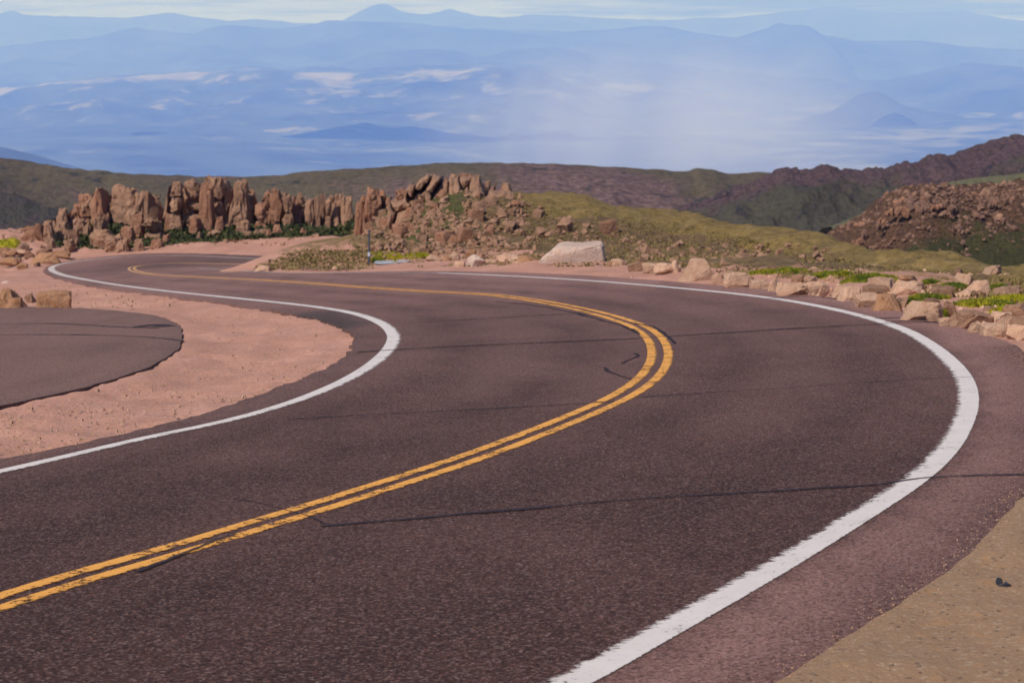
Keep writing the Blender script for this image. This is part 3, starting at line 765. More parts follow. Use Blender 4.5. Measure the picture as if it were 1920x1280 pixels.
# the big pale slab
c = hit([(1073, 494)])[0]; D = c[1]; s = D / F
bm = bmesh.new()
prof = [(-66, 0), (-62, 12), (-32, 34), (-20, 36), (56, 38), (62, 34), (66, 4), (62, -2)]
front = [bm.verts.new((x * s, -.45 + (.20 if zz > 20 else -.1) + (.35 if x > 58 else 0), zz * s)) for x, zz in prof]
back = [bm.verts.new((x * s * .9 + .12, .85, zz * s * (1.02 if zz > 20 else 1))) for x, zz in prof]
bmesh.ops.convex_hull(bm, input=bm.verts)
bm2 = bmesh.new(); tmp = bpy.data.meshes.new('tmp'); bm.to_mesh(tmp); bm.free(); bm2.from_mesh(tmp); bpy.data.meshes.remove(tmp)
bm2 = finish_rock(bm2, 5, (132 * s, 1.35, 42 * s), .05, 3, .022)
slabo = put('boulder', bm_mesh('boulder', [bm2], M_GRANW), (c[0], c[1] + .5, float(HZ(c[0], c[1])) - .06 + 18 * s))
tag(slabo, 'biggest whitish granite slab with a long flat top lying beyond the road', 'boulder', 'boulders along the roadside')
# the cap stone sits on the pale mound
cc = hit([(1700, 553)])[0]
cap = hull_rock(901, (.26, .22, .16), 18, .5, .12, 2, .05)
zc_ = CAMZ - (519 - EYE) / F * (cc[1] + .28)
tag(put('boulder', bm_mesh('boulder', [cap], M_GRANO), ((1702 - 960) / F * (cc[1] + .28), cc[1] + .28, zc_ - .01)), 'small brown cap stone resting on top of the large pale mound boulder', 'boulder', 'boulders along the roadside')

# --- loose stones of the verge and of the slopes: copies of a few shapes
lib = [style_mesh(st, 700 + i * 13, 1, .9, .8, m) for i, (st, m) in enumerate((('ang', G), ('rnd', G), ('flat', G), ('box', G), ('ang', B_), ('rnd', B_), ('slab', B_), ('box', B_)))]
lib3 = [style_mesh(st, 850 + i * 13, 1, .9, .9, M_GRAN3 if i % 4 else M_GRAN2) for i, st in enumerate(('ang', 'rnd', 'box', 'ang', 'slab', 'rnd'))]
lib2 = [style_mesh(st, 800 + i * 13, 1, .9, .9, M_GRAN2 if i % 3 else M_GRANR) for i, st in enumerate(('ang', 'rnd', 'box', 'ang', 'slab', 'rnd', 'box', 'pyr'))]
proto = {}
def scatter(n, boxpx, label, group, lo, hi, lb, zf=HZ, accept=None, seed=1, elong=1.0, sink=.25, flatten=(.7, 1.1), dmin=0):
    r = random.Random(seed); got = 0
    for _ in range(n * 30):
        if got >= n: break
        px = r.uniform(boxpx[0], boxpx[1]); py = r.uniform(boxpx[2], boxpx[3])
        if accept and not accept(px, py, r): continue
        w = hit([(px, py)], zf)[0]
        if w[1] < dmin or (w[1] > 125 and zf.__name__ != 'hill_z'): continue
        s = lo * (hi / lo) ** (r.random() ** 1.7)
        me = r.choice(lb)
        key = (me.name, group)
        if key not in proto: proto[key] = bpy.data.objects.new('boulder', me); o = proto[key]
        else: o = proto[key].copy()
        col.objects.link(o)
        sz = s * r.uniform(*flatten)
        o.location = (w[0], w[1], float(zf(w[0], w[1])) + sz * (.4 - sink)); o.rotation_euler = (r.uniform(-.3, .3), r.uniform(-.3, .3), r.uniform(0, 6.3))
        o.scale = (s, s * r.uniform(.8, 1.2), sz)
        tag(o, label, 'boulder', group); got += 1
def verge_ok(px, py, r):
    y_edge = np.interp(px, [1180, 1312, 1400, 1480, 1575, 1687, 1781, 1875, 1920], [516, 528, 535, 546, 560, 582, 609, 630, 650])
    return py < y_edge - 8 and py > np.interp(px, [1180, 1500, 1700, 1920], [498, 498, 503, 520])
scatter(40, (1190, 1935, 500, 640), 'small loose pink stone in the jumble of boulders on the right roadside bank', 'loose stones on the right bank', .2, .5, lib, accept=verge_ok, seed=4)
scatter(14, (0, 90, 440, 500), 'small brown stone on the rocky bank left of the hairpin', 'loose stones left of the hairpin', .3, .9, lib2, zf=HG, seed=5)
def clump(px, py, k): return float(vnoise(px * .035, py * .06, k)) + .5 * float(vnoise(px * .09, py * .14, k + 1))
def dome_ok(px, py, r):
    top = np.interp(px, [640, 690, 760, 820, 890, 940, 1000, 1100, 1250], [440, 400, 350, 336, 332, 350, 372, 388, 412])
    if py < top + 3 or py > 486: return False
    if px > 960 and py < top + np.interp(px, [960, 1010, 1150, 1300], [4, 16, 40, 46]): return False
    if clump(px, py, 61) < np.interp(px, [900, 1000], [-.45, -.05]): return False
    return r.random() < np.interp(px, [640, 700, 930, 980, 1080, 1250], [.8, 1, 1, .6, .36, .16])
scatter(80, (640, 1260, 330, 486), 'weathered brown granite boulder among many on the rocky face of the dome hill', 'boulders on the dome hill', .32, .75, lib2, zf=HG, accept=dome_ok, dmin=74, seed=6, sink=.2, flatten=(.8, 1.5))

# --- outcrops: pillars and blocks traced one by one
def outcrop(name, label, cat, items, Dbase, mat, mats=None, seed0=0, wall=0, wall_drop=12):
    xs = [q[0] for q in items] + [q[1] for q in items]; cxp = (min(xs) + max(xs)) / 2
    root = bpy.data.objects.new(name, None); col.objects.link(root)
    root.location = ((cxp - 960) / F * Dbase, Dbase, float(HZ((cxp - 960) / F * Dbase, Dbase)))
    tag(root, label, cat)
    for i, (x0, x1, yt, yb, dd, nb) in enumerate(items):
        r = random.Random(seed0 + i); D = Dbase + dd
        X_ = ((x0 + x1) / 2 - 960) / F * D; w = (x1 - x0) / F * D * 1.22
        zt = CAMZ - (yt - EYE) / F * D; zb = min(CAMZ - (yb - EYE) / F * D, float(HZ(X_, D))) - .25
        if dd <= 0 and Dbase > 100:
            w *= .82; zt -= .12 * (zt - zb)
        H_ = zt - zb; dep = min(max(w * 1.0, .5), 1.6); bms = []
        nb = max(1, nb - (r.random() < .6)); cuts_ = sorted([0, 1] + [ (j + r.uniform(-.25, .25)) / nb for j in range(1, nb)])
        for j in range(nb):
            a, b = cuts_[j], cuts_[j + 1]; hj = (b - a) * H_ * 1.05
            ww = w * (1 - .10 * j) * r.uniform(.9, 1.04)
            if r.random() < .5:
                bj = hull_rock(seed0 * 31 + i * 7 + j, (ww, dep, hj), 22, .55, .16, 3, .11)
            else:
                bj = box_rock(seed0 * 31 + i * 7 + j, (ww, dep * r.uniform(.85, 1.1), hj), .22, .36, 3, .12, r.uniform(.45, .85) if j == nb - 1 else .9, (r.uniform(-.12, .12), 0))
            bmesh.ops.translate(bj, vec=(r.uniform(-.06, .06) * w, r.uniform(-.1, .1), (a + b) / 2 * H_), verts=bj.verts)
            bms.append(bj)
        tall = H_ > 1.5 * w
        nm = 'rock_pillar' if tall else 'rock_block'
        me = bm_mesh(nm, bms, (mats or [mat])[r.randrange(len(mats or [mat]))])
        o = put(nm, me, (X_ - root.location.x, D - root.location.y, zb - root.location.z), r.uniform(-.2, .2), (0, R(r.uniform(-4, 4))), root)
    if wall:
        wx = np.arange(min(xs) + 3, max(xs) - 3, 1.1); D = Dbase + wall
        top = np.full(len(wx), 1e9)
        for (x0, x1, yt, yb, dd, nb) in items: top = np.where((wx > x0 - 3) & (wx < x1 + 3) & (dd > .4), np.minimum(top, yt), top)
        top = np.where(top > 1e8, np.interp(wx, wx[top < 1e8], top[top < 1e8]) + 26, top)
        k_ = 5; top = np.convolve(np.pad(top, k_, 'edge'), np.ones(2 * k_ + 1) / (2 * k_ + 1), 'valid') + wall_drop + (5 if Dbase > 100 else 2) * fbm(wx * .09, wx * 0, seed0, 3)
        Xw = (wx - 960) / F * D; zt = CAMZ - (top - EYE) / F * D; zb = HG(Xw, Xw * 0 + D - 1.5) - .5
        vv = np.linspace(0, 1, 64); VV, XX = np.meshgrid(vv, Xw, indexing='ij'); ZT = zt[None, :]; ZB = zb[None, :]
        ZZ = ZB + (ZT - ZB) * np.minimum(VV / .88, 1)
        rg = np.random.default_rng(seed0); n_ = int((Xw[-1] - Xw[0]) * (3.2 if Dbase > 100 else 6.5))
        cw, chh = (.44, 1.9) if Dbase > 100 else (.36, .62)
        cs = np.stack([rg.uniform(Xw[0], Xw[-1], n_) / cw, rg.uniform(ZZ.min(), ZZ.max(), n_) / chh], 1); ch = rg.uniform(0, 1, n_)
        wob = .35 * fbm(XX * 1.3, ZZ * .6, seed0 + 3, 3); q = np.stack([(XX / cw + wob * 1.2).ravel(), (ZZ / chh + wob * .5).ravel()], 1)
        d2 = np.hypot(q[:, None, 0] - cs[None, :, 0], q[:, None, 1] - cs[None, :, 1]); od = np.argpartition(d2, 1, axis=1)[:, :2]
        da = np.take_along_axis(d2, od, 1); near_ = np.where(da[:, 0] < da[:, 1], od[:, 0], od[:, 1]); gap = np.abs(da[:, 0] - da[:, 1])
        bulge = (.75 * ch[near_] + .35 * np.sqrt(np.clip(gap, 0, 1)) - 1.25 * np.clip(1 - gap / .24, 0, 1)).reshape(XX.shape)
        YY = D - 1.1 * bulge + .10 * fbm(XX * 3, ZZ * 2, seed0 + 5, 3) + 1.4 * np.clip((VV - .80) / .2, 0, 1) ** 1.5 - .9 * (1 - np.minimum(VV / .88, 1)) ** 1.5
        ZZ = ZZ + .25 * (ch[near_].reshape(XX.shape) - .5) * np.clip(VV * 1.3, 0, 1)
        o = grid_obj('rock_wall', XX - root.location.x, YY - root.location.y, ZZ - root.location.z, mat, True); o.parent = root
        try: o.data.set_sharp_from_angle(angle=R(40))
        except Exception: pass
    return root
mm = [M_GRAN2, M_GRAN2, M_GRANR, M_GRAN2]
outcrop('rock_outcrop', 'left outcrop of rounded brown granite blocks above the hairpin with green gaps', 'rock outcrop', [
    (78, 101, 402, 452, -1, 2), (101, 126, 387, 432, 2, 2), (104, 133, 405, 442, 0, 1), (128, 150, 378, 418, 3, 2), (148, 173, 359, 412, 2.5, 2), (173, 205, 348, 412, 2, 2), (207, 256, 342, 414, 2.5, 2), (258, 302, 354, 432, 2, 2),
    (240, 272, 388, 446, 0, 1), (262, 302, 396, 456, -.5, 2), (134, 160, 405, 444, 1, 1), (150, 170, 412, 440, .5, 1), (164, 212, 420, 460, -2, 1), (188, 226, 428, 470, -3, 1), (222, 250, 415, 448, -1.5, 1), (112, 140, 440, 466, -3, 1), (80, 100, 440, 468, -3, 1), (206, 246, 438, 472, -3.5, 1), (246, 268, 440, 466, -3.5, 1), (60, 82, 410, 446, 0, 1), (120, 146, 420, 452, -2, 1), (170, 196, 395, 425, 0, 1), (275, 300, 440, 462, -3, 1), (40, 64, 418, 446, 1, 1)], 104, M_GRAN2, mm, 11, 3.0)
outcrop('rock_outcrop', 'middle outcrop of the tallest brown granite pinnacles with dark clefts', 'rock outcrop', [
    (316, 343, 336, 428, 1, 3), (349, 379, 331, 426, 1.5, 3), (375, 398, 341, 412, .5, 2), (380, 398, 325, 380, 3, 2), (397, 426, 327, 402, 2, 2), (429, 464, 332, 422, 1.5, 2), (340, 352, 352, 392, 2.5, 1), (461, 480, 348, 396, 3, 1), (364, 377, 424, 456, -1.5, 1), (380, 416, 424, 444, -1, 1), (305, 320, 396, 432, 1, 1), (352, 372, 398, 430, 0, 1), (398, 418, 396, 418, 0, 1), (440, 470, 398, 442, -1, 1), (410, 432, 350, 378, 3.5, 1), (300, 316, 430, 458, -2, 1), (420, 440, 440, 462, -2.5, 1)], 104, M_GRAN2, mm, 23, 2.8)
outcrop('rock_outcrop', 'right outcrop of narrow upright granite fins standing in a row', 'rock outcrop', [
    (471, 498, 365, 422, 0, 2), (494, 515, 354, 394, 2, 2), (504, 530, 349, 412, 1.5, 2), (524, 546, 358, 440, 1, 3), (545, 560, 362, 424, 1.8, 2), (553, 572, 357, 420, 2.2, 3), (571, 588, 370, 432, .8, 2), (586, 600, 362, 430, 1, 2), (598, 608, 358, 420, 2, 2), (606, 617, 362, 416, 1, 2), (616, 630, 364, 410, 2, 2), (630, 646, 358, 404, 2, 2), (644, 660, 364, 410, 1, 2),
    (472, 502, 420, 456, -1.5, 1), (494, 508, 420, 456, -2, 1), (446, 472, 424, 458, -2, 1), (508, 528, 412, 440, -1, 1), (548, 560, 435, 456, -2, 1), (510, 524, 438, 460, -2.5, 1), (528, 545, 440, 460, -2, 1), (560, 574, 420, 440, -1, 1), (480, 492, 440, 462, -2.5, 1)], 104, M_GRAN2, mm, 37, 2.6, 9)
outcrop('rock_outcrop', 'reddish split tower of rock standing in the gap left of the dome hill', 'rock outcrop', [
    (683, 712, 346, 392, 0, 2), (702, 724, 352, 384, .6, 2), (672, 690, 362, 392, .8, 1), (662, 680, 372, 398, 0, 1), (716, 736, 366, 392, .4, 1)], 97, M_GRANR, [M_GRANR], 51)
outcrop('rock_outcrop', 'craggy red brown rock crown along the top of the dome hill', 'rock outcrop', [
    (742, 772, 350, 388, 0, 1), (764, 790, 340, 384, .5, 2), (786, 804, 330, 376, 1, 2), (800, 824, 323, 372, 1, 2), (820, 844, 330, 372, .8, 2), (842, 866, 328, 366, .6, 2), (862, 886, 321, 362, 1, 2), (880, 902, 323, 366, .6, 2), (896, 916, 334, 378, .2, 2), (912, 934, 342, 392, -.3, 2), (928, 950, 352, 396, -.6, 2), (946, 966, 366, 400, -1, 1), (770, 806, 372, 410, -2, 1), (726, 752, 368, 400, 0, 1), (836, 870, 372, 410, -2, 1), (872, 900, 376, 430, -2.5, 2), (900, 926, 388, 436, -2.8, 2), (812, 838, 385, 430, -3, 2), (780, 806, 410, 446, -4, 1), (750, 776, 392, 430, -2.5, 1), (800, 830, 440, 482, -10, 1), (834, 864, 430, 470, -8, 1)], 90, M_GRAN2, [M_GRANR, M_GRAN2, M_GRAN2], 67, -1.8, 5)

# ------------------------------------------------------------------ hills behind
S = 3.0
def ridge(name, crest, D, front, back, fall_f, fall_b, mat, amp=0, nsc=.02, jag=0, jsc=.1, cols=300, rows=36, x0=None, x1=None, zonef=None, label=None, floor=None, curve=1.5, seed=0):
    if D > 2000:
        D, front, back, fall_f, fall_b, amp, nsc = D * S, front * S, back * S, fall_f * S * (2 if D > 9000 else 1), fall_b * S, amp * S, nsc / S
    cx = np.array([q[0] for q in crest], float); cy = np.array([q[1] for q in crest], float)
    px = np.linspace(cx[0] if x0 is None else x0, cx[-1] if x1 is None else x1, cols)
    yy = sum(np.interp(px + o, cx, cy) for o in (-6, -3, 0, 3, 6)) / 5
    jg = jag * fbm(px * jsc, px * 0, 50 + seed, 4) / F * D
    zc = CAMZ - (yy - EYE) / F * D
    t = np.concatenate([-np.linspace(1, 0, rows) ** 1.3, np.linspace(0, 1, rows // 2)[1:]])
    T, PXX = np.meshgrid(t, px, indexing='ij')
    DD = D + np.where(T < 0, T * front, T * back)
    Xr = (PXX - 960) / F * D * (1 + 0 * T); Yr = DD
    a = np.abs(T)
    Zr = zc[None, :] - np.where(T < 0, fall_f * (a ** curve * .75 + a * .25), fall_b * a ** 1.3)
    Zr = Zr - jg[None, :] * np.exp(-(a / .07) ** 2)
    m = np.minimum(1, a * 5) * .9 + .1
    Zr = Zr + amp * m * fbm(Xr * nsc, Yr * nsc, 60 + seed, 5) + amp * .7 * m * (1 - np.abs(fbm(Xr * nsc * 1.3, Yr * nsc * .9, 80 + seed, 4)))-amp * .4 * m
    if floor is not None: Zr = np.maximum(Zr, floor - 40)
    o = grid_obj(name, Xr, Yr, Zr, mat); o['kind'] = 'structure'
    if zonef is not None: vattr(o, 'zone', np.repeat(zonef(T, PXX).reshape(-1, 1), 3, 1))
    else: vattr(o, 'zone', np.zeros((Xr.size, 3)))
    return o, (px, zc)
# rocky hill at right with its scree
hill_c = [(1380, 560), (1460, 500), (1500, 468), (1540, 442), (1600, 412), (1640, 386), (1672, 354), (1700, 343), (1760, 341), (1800, 343), (1860, 339), (1920, 334), (2050, 328), (2300, 330), (2800, 340)]
ridge('hill', hill_c, 170, 38, 60, 16, 30, M_SCREE, .7, .12, 5.0, .09, 320, 60, zonef=lambda T, PXX: 1.2 * np.clip(1.1 + T * 2.6, -.7, .9), seed=1)
hx = np.array([q[0] for q in hill_c]); hy = np.array([q[1] for q in hill_c])
def hill_z(X, Y):
    px = 960 + X / 170 * F; zc = CAMZ - (np.interp(px, hx, hy) - EYE) / F * 170
    t = (Y - 170) / 38; a = np.abs(np.clip(t, -1.5, 0))
    return np.where(t < 0, zc - 16 * (a ** 1.5 * .75 + a * .25), zc - 30 * np.clip((Y - 170) / 60, 0, 3) ** 1.3) - np.where(Y < 128, 30, 0)
def hill_ok(px, py, r):
    top = np.interp(px, hx, hy)
    if py < top + 2: return False
    dens = np.interp((py - top), [0, 40, 70, 100, 150, 200], [1, .9, .5, .16, .06, .03])
    if px < 1660: dens = max(dens, np.interp(px, [1600, 1660], [.8, .4]))
    if clump(px, py, 65) < np.interp(py - top, [0, 40, 90], [-1.2, -.7, -.15]): return False
    return r.random() < dens and py < 505
scatter(90, (1550, 1935, 335, 505), 'brown granite boulder among many in the scree of the rocky hill at right', 'boulders on the right hill', 0.45, 1.0, lib3, zf=hill_z, accept=hill_ok, seed=9, sink=.35, flatten=(.8, 1.4))
outcrop_r = []
_r = random.Random(77); _x = 1664
while _x < 1930:
    _w = _r.uniform(9, 24); _t = float(np.interp(_x + _w / 2, hx, hy)) - _r.uniform(0, 4)
    outcrop_r.append((_x, _x + _w, _t, _t + _r.uniform(10, 24))); _x += _w * _r.uniform(.6, 1.0)
for _i in range(46):
    _x = _r.uniform(1600, 1930); _w = _r.uniform(8, 20); _t = float(np.interp(_x + _w / 2, hx, hy)) + 6 + 34 * _r.random() ** 1.5
    outcrop_r.append((_x, _x + _w, _t, _t + _r.uniform(8, 20)))
root = bpy.data.objects.new('rock_outcrop', None); col.objects.link(root); root.location = ((1780 - 960) / F * 168, 168, float(hill_z((1780 - 960) / F * 168, 168)))
tag(root, 'long broken brown rock rim along the top of the right hill', 'rock outcrop')
for i, (x0, x1, yt, yb) in enumerate(outcrop_r):
    D = 170 - max(0, yt - float(np.interp((x0 + x1) / 2, hx, hy))) * .22; X_ = ((x0 + x1) / 2 - 960) / F * D; w = (x1 - x0) / F * D * 1.15; zt = CAMZ - (yt - EYE) / F * D; zb = CAMZ - (yb - EYE) / F * D - .3
    r = random.Random(i); bms = []
    for j in range(3):
        b = hull_rock(1200 + i * 3 + j, (w * .6, w * .7, (zt - zb) * r.uniform(.6, 1)), 14, .5, .06, 1, .10)
        bmesh.ops.translate(b, vec=((j - 1) * w * .32, r.uniform(-.4, .4), (zt - zb) * r.uniform(.35, .55)), verts=b.verts); bms.append(b)
    put('rock_block', bm_mesh('rock_block', bms, M_GRAN3 if i % 3 else M_GRANR), (X_ - root.location.x, D - root.location.y, zb - root.location.z), r.uniform(-.2, .2), (0, 0), root)

ridge('plateau', [(1560, 420), (1700, 370), (1745, 346), (1790, 335), (1830, 328), (1870, 326), (1920, 320), (2100, 300), (2600, 300)], 330, 60, 90, 14, 30, M_PLAT, .8, .03, .8, .03, 160, 24, seed=2)
ridge('rocky_ridge', [(1240, 400), (1380, 346), (1440, 326), (1465, 309), (1498, 312), (1520, 308), (1560, 309), (1600, 314), (1650, 311), (1680, 301), (1725, 301), (1744, 288), (1774, 286), (1807, 281), (1819, 275), (1856, 264), (1920, 250), (2000, 238), (2300, 215), (2700, 230)], 450, 100, 130, 38, 52, M_PURP, 2.4, .09, 4.6, .12, 520, 70, zonef=lambda T, PXX: np.exp(-(T / .18) ** 2) * .85 - .50 + .50 * sstep((PXX - 1620) / 150), seed=3)
ridge('far_ridge', [(-700, 262), (-200, 276), (0, 292), (60, 303), (130, 311), (250, 322), (420, 326), (520, 325), (570, 318), (640, 312), (750, 306), (850, 302), (950, 302), (1050, 305), (1150, 309), (1250, 316), (1290, 320), (1310, 313), (1345, 316), (1365, 322), (1406, 319), (1420, 316), (1440, 320), (1500, 324), (1700, 340), (2200, 360)], 600, 170, 200, 52, 70, M_FAR, 3.0, .016, 1.2, .06, 460, 60, zonef=lambda T, PXX: .30 * vnoise(PXX * .006, T * 3, 3) + .25 * np.exp(-((PXX - 700) / 130) ** 2) * np.exp(-((T + .25) / .2) ** 2) + .45 * sstep((PXX - 850) / 200) * np.exp(-((T + .3) / .3) ** 2) * (PXX < 1300), seed=4)
# gully walls below the far ridge at left
ridge('near_spur', [(-700, 300), (-200, 330), (0, 352), (60, 372), (110, 392), (160, 430), (240, 470)], 480, 80, 120, 40, 60, M_PURP, 4.0, .03, 3.0, .08, 200, 36, seed=5)
ridge('blue_hill', [(-900, 180), (-400, 225), (-100, 258), (0, 270), (60, 286), (130, 308), (220, 330), (300, 350)], 2100, 500, 700, 130, 160, M_RANGE, 14, .003, .6, .05, 160, 30, seed=6)
# ------------------------------------------------------------------ the country below
FLOOR = CAMZ - 300 * S
pv_ = np.linspace(-1500, 3420, 300); dv = np.geomspace(1700, 16300, 240) * S
VX = (pv_[None, :] - 960) / F * (dv[:, None] + 600 * S); VY = np.repeat(dv[:, None], len(pv_), 1)
VZ = FLOOR + S * (22 * fbm(VX * .0011 / S, VY * .0011 / S, 90, 5) + 8)
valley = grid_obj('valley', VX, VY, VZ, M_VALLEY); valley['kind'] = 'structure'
VX, VY = VX / S, VY / S
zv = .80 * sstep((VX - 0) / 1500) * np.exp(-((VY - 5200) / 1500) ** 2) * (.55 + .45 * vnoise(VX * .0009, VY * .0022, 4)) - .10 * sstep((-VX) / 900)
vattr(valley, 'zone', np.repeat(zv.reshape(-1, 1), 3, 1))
zr = lambda T, PXX: -.10 + 0 * T
def crest_sunband(T, PXX):  # sunlit bands on the mesa crest, painted as paler cover
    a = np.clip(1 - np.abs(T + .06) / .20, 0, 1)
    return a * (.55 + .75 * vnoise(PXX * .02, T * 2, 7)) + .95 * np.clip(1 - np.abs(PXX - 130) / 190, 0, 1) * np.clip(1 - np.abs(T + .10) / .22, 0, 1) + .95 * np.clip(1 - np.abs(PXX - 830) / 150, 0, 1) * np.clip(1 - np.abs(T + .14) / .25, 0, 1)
ridge('hills', [(-900, 140), (-200, 128), (0, 124), (90, 116), (170, 122), (260, 114), (360, 119), (450, 110), (560, 118), (700, 128)], 9200, 700, 700, 60, 60, M_RANGE, 22, .0030, .8, .05, 200, 34, zonef=zr, seed=21)
ridge('hills', [(860, 150), (1000, 140), (1080, 132), (1160, 136), (1240, 128), (1330, 133), (1420, 140), (1560, 150)], 8000, 700, 700, 60, 60, M_RANGE, 22, .0030, .8, .05, 200, 34, zonef=zr, seed=22)
ridge('forest_mesa', [(-900, 215), (-300, 196), (0, 182), (60, 168), (120, 160), (200, 150), (290, 144), (380, 140), (440, 138), (560, 136), (700, 132), (820, 130), (900, 129), (960, 128), (1000, 130), (1050, 142), (1120, 150), (1300, 170), (1500, 200)], 7000, 2300, 1500, 110, 60, M_MESA, 34, .0022, 2.2, .03, 420, 70, zonef=crest_sunband, floor=FLOOR, seed=7)
ridge('hills', [(130, 330), (175, 313), (230, 310), (285, 307), (340, 310), (400, 320), (460, 332)], 3700, 300, 400, 30, 30, M_RANGE, 5, .004, .6, .05, 120, 20, seed=8)
ridge('cone_hill', [(1480, 225), (1560, 206), (1590, 195), (1612, 178), (1632, 168), (1652, 174), (1680, 192), (1720, 202), (1800, 216)], 5600, 300, 500, 50, 60, M_RANGE, 5, .004, .5, .05, 120, 24, zonef=zr, seed=9)
ridge('hills', [(1660, 230), (1740, 205), (1785, 192), (1835, 172), (1920, 158), (2000, 152), (2300, 160), (2700, 190)], 6100, 900, 900, 90, 70, M_RANGE, 22, .0034, .8, .05, 160, 34, zonef=zr, seed=10)
ridge('hills', [(1300, 190), (1500, 165), (1620, 152), (1690, 144), (1740, 132), (1805, 117), (1870, 122), (1920, 128), (2100, 118), (2700, 140)], 7400, 1100, 900, 110, 80, M_RANGE, 24, .0030, .8, .05, 200, 36, zonef=zr, seed=11)
ridge('hills', [(560, 128), (640, 116), (700, 103), (745, 94), (790, 90), (830, 91), (860, 94), (890, 104), (920, 102), (960, 93), (1040, 88), (1085, 96), (1120, 108), (1200, 118), (1350, 128)], 8600, 900, 900, 80, 80, M_RANGE, 24, .0030, .8, .05, 260, 36, zonef=zr, seed=12)
ridge('mountain_range', [(-900, 100), (-300, 96), (0, 90), (65, 82), (100, 75), (175, 72), (215, 62), (250, 54), (300, 58), (370, 62), (400, 52), (440, 46), (520, 53), (570, 50), (620, 38), (720, 43), (800, 50), (960, 63), (1060, 68), (1090, 61), (1150, 58), (1200, 56), (1240, 50), (1290, 60), (1350, 68), (1400, 73), (1500, 84), (1700, 100)], 10300, 1700, 1200, 160, 120, M_RANGE, 30, .0018, 1.0, .05, 400, 50, zonef=zr, seed=13)
ridge('butte', [(1050, 104), (1150, 96), (1250, 86), (1330, 80), (1400, 72), (1430, 63), (1450, 55), (1464, 48), (1498, 47), (1514, 51), (1530, 64), (1560, 70), (1600, 78), (1640, 79), (1680, 75), (1750, 79), (1800, 87), (1920, 92), (2200, 88), (2700, 100)], 9600, 1500, 1200, 150, 120, M_RANGE, 26, .0018, .7, .05, 320, 50, zonef=zr, seed=14)
ridge('mountain_range', [(-900, 20), (-300, 34), (0, 31), (15, 26), (28, 23), (45, 31), (90, 32), (128, 31), (200, 33), (250, 34), (280, 31), (330, 25), (380, 33), (440, 40), (470, 37), (520, 38), (565, 44), (640, 44), (680, 24), (700, 14), (720, 9), (735, 11), (760, 24), (800, 28), (830, 23), (845, 15), (862, 22), (900, 31), (960, 34), (1060, 40), (1160, 56), (1300, 70)], 14600, 1700, 800, 190, 100, M_RANGE, 26, .0018, .8, .06, 420, 40, zonef=zr, seed=15)
ridge('mountain_range', [(820, 60), (900, 40), (960, 32), (1000, 28), (1040, 32), (1120, 35), (1250, 38), (1340, 34), (1400, 31), (1460, 23), (1500, 20), (1550, 15), (1600, 20), (1650, 24), (1700, 24), (1760, 25), (1792, 20), (1820, 28), (1870, 36), (1920, 41), (2200, 30), (2700, 40)], 15600, 1700, 800, 180, 100, M_RANGE, 26, .0018, .8, .06, 380, 40, zonef=zr, seed=16)

# scree too small and too many to count: one mass per slope
shapes = []
for i in range(14):
    r = random.Random(3000 + i); bm = bmesh.new()
    for _ in range(11):
        u = r.uniform(-1, 1); a = r.uniform(0, 6.283); q = math.sqrt(1 - u * u); bm.verts.new((q * math.cos(a) * r.uniform(.7, 1.1), q * math.sin(a) * r.uniform(.6, .9), u * r.uniform(.5, .9)))
    h = bmesh.ops.convex_hull(bm, input=bm.verts)
    bmesh.ops.delete(bm, geom=list({e for e in h['geom_interior'] + h['geom_unused'] if isinstance(e, bmesh.types.BMVert)}), context='VERTS')
    bm.verts.index_update(); shapes.append((np.array([tuple(v.co) for v in bm.verts]), [[v.index for v in f.verts] for f in bm.faces])); bm.free()
def scree(n, bx, ok, lo, hi, zf, seed, mat, label, dmax=125, pw=2.2):
    r = random.Random(seed); V = []; Fc = []; nv = 0
    P_ = np.array([(r.uniform(bx[0], bx[1]), r.uniform(bx[2], bx[3])) for _ in range(n)])
    W_ = hit(P_, zf)
    m = ~(inside(W_, POLY_ROAD[::2]) | inside(W_, POLY_PULL[::2]))
    for p_, w_, mk in zip(P_, W_, m):
        if not mk or w_[1] > dmax or (p_[0] < 700 and w_[1] < 80) or not ok(p_[0], p_[1], r): continue
        sv, sf = r.choice(shapes); s_ = .5 * lo * (hi / lo) ** (r.random() ** pw); a = r.uniform(0, 6.28); b = r.uniform(-.6, .6)
        ca, sa, cb, sb = math.cos(a), math.sin(a), math.cos(b), math.sin(b)
        M_ = np.array([[ca, -sa * cb, sa * sb], [sa, ca * cb, -ca * sb], [0, sb, cb]])
        V.append(sv @ M_.T * s_ * np.array([1, 1, r.uniform(.7, 1.3)]) + np.array([w_[0], w_[1], float(zf(w_[0], w_[1])) + s_ * .15]))
        Fc += [[q + nv for q in f] for f in sf]; nv += len(sv)
    o = mesh_obj('scree', np.concatenate(V), Fc, mat); tag(o, label, 'scree', None, 'stuff'); return o
scree(15000, (640, 1560, 330, 500), lambda px, py, r: dome_ok(px, py, r) or (px > 930 and py > np.interp(px, [930, 1100, 1300, 1550], [400, 425, 450, 480]) and clump(px, py, 63) > .1 and r.random() < .30), .08, .50, HG, 21, M_GRAN2, 'broken brown scree covering the dome hill behind the road')
scree(7500, (1540, 1935, 335, 512), hill_ok, .16, .7, hill_z, 22, M_GRAN3, 'broken brown scree covering the rocky hill at right', 400)
scree(900, (1190, 1935, 498, 640), verge_ok, .04, .2, HZ, 23, M_GRAN, 'small pink stones scattered over the right roadside bank')
scree(900, (0, 690, 395, 472), lambda px, py, r: py < 462, .12, .5, HG, 24, M_GRAN2, 'broken granite pieces lying between the pinnacles')

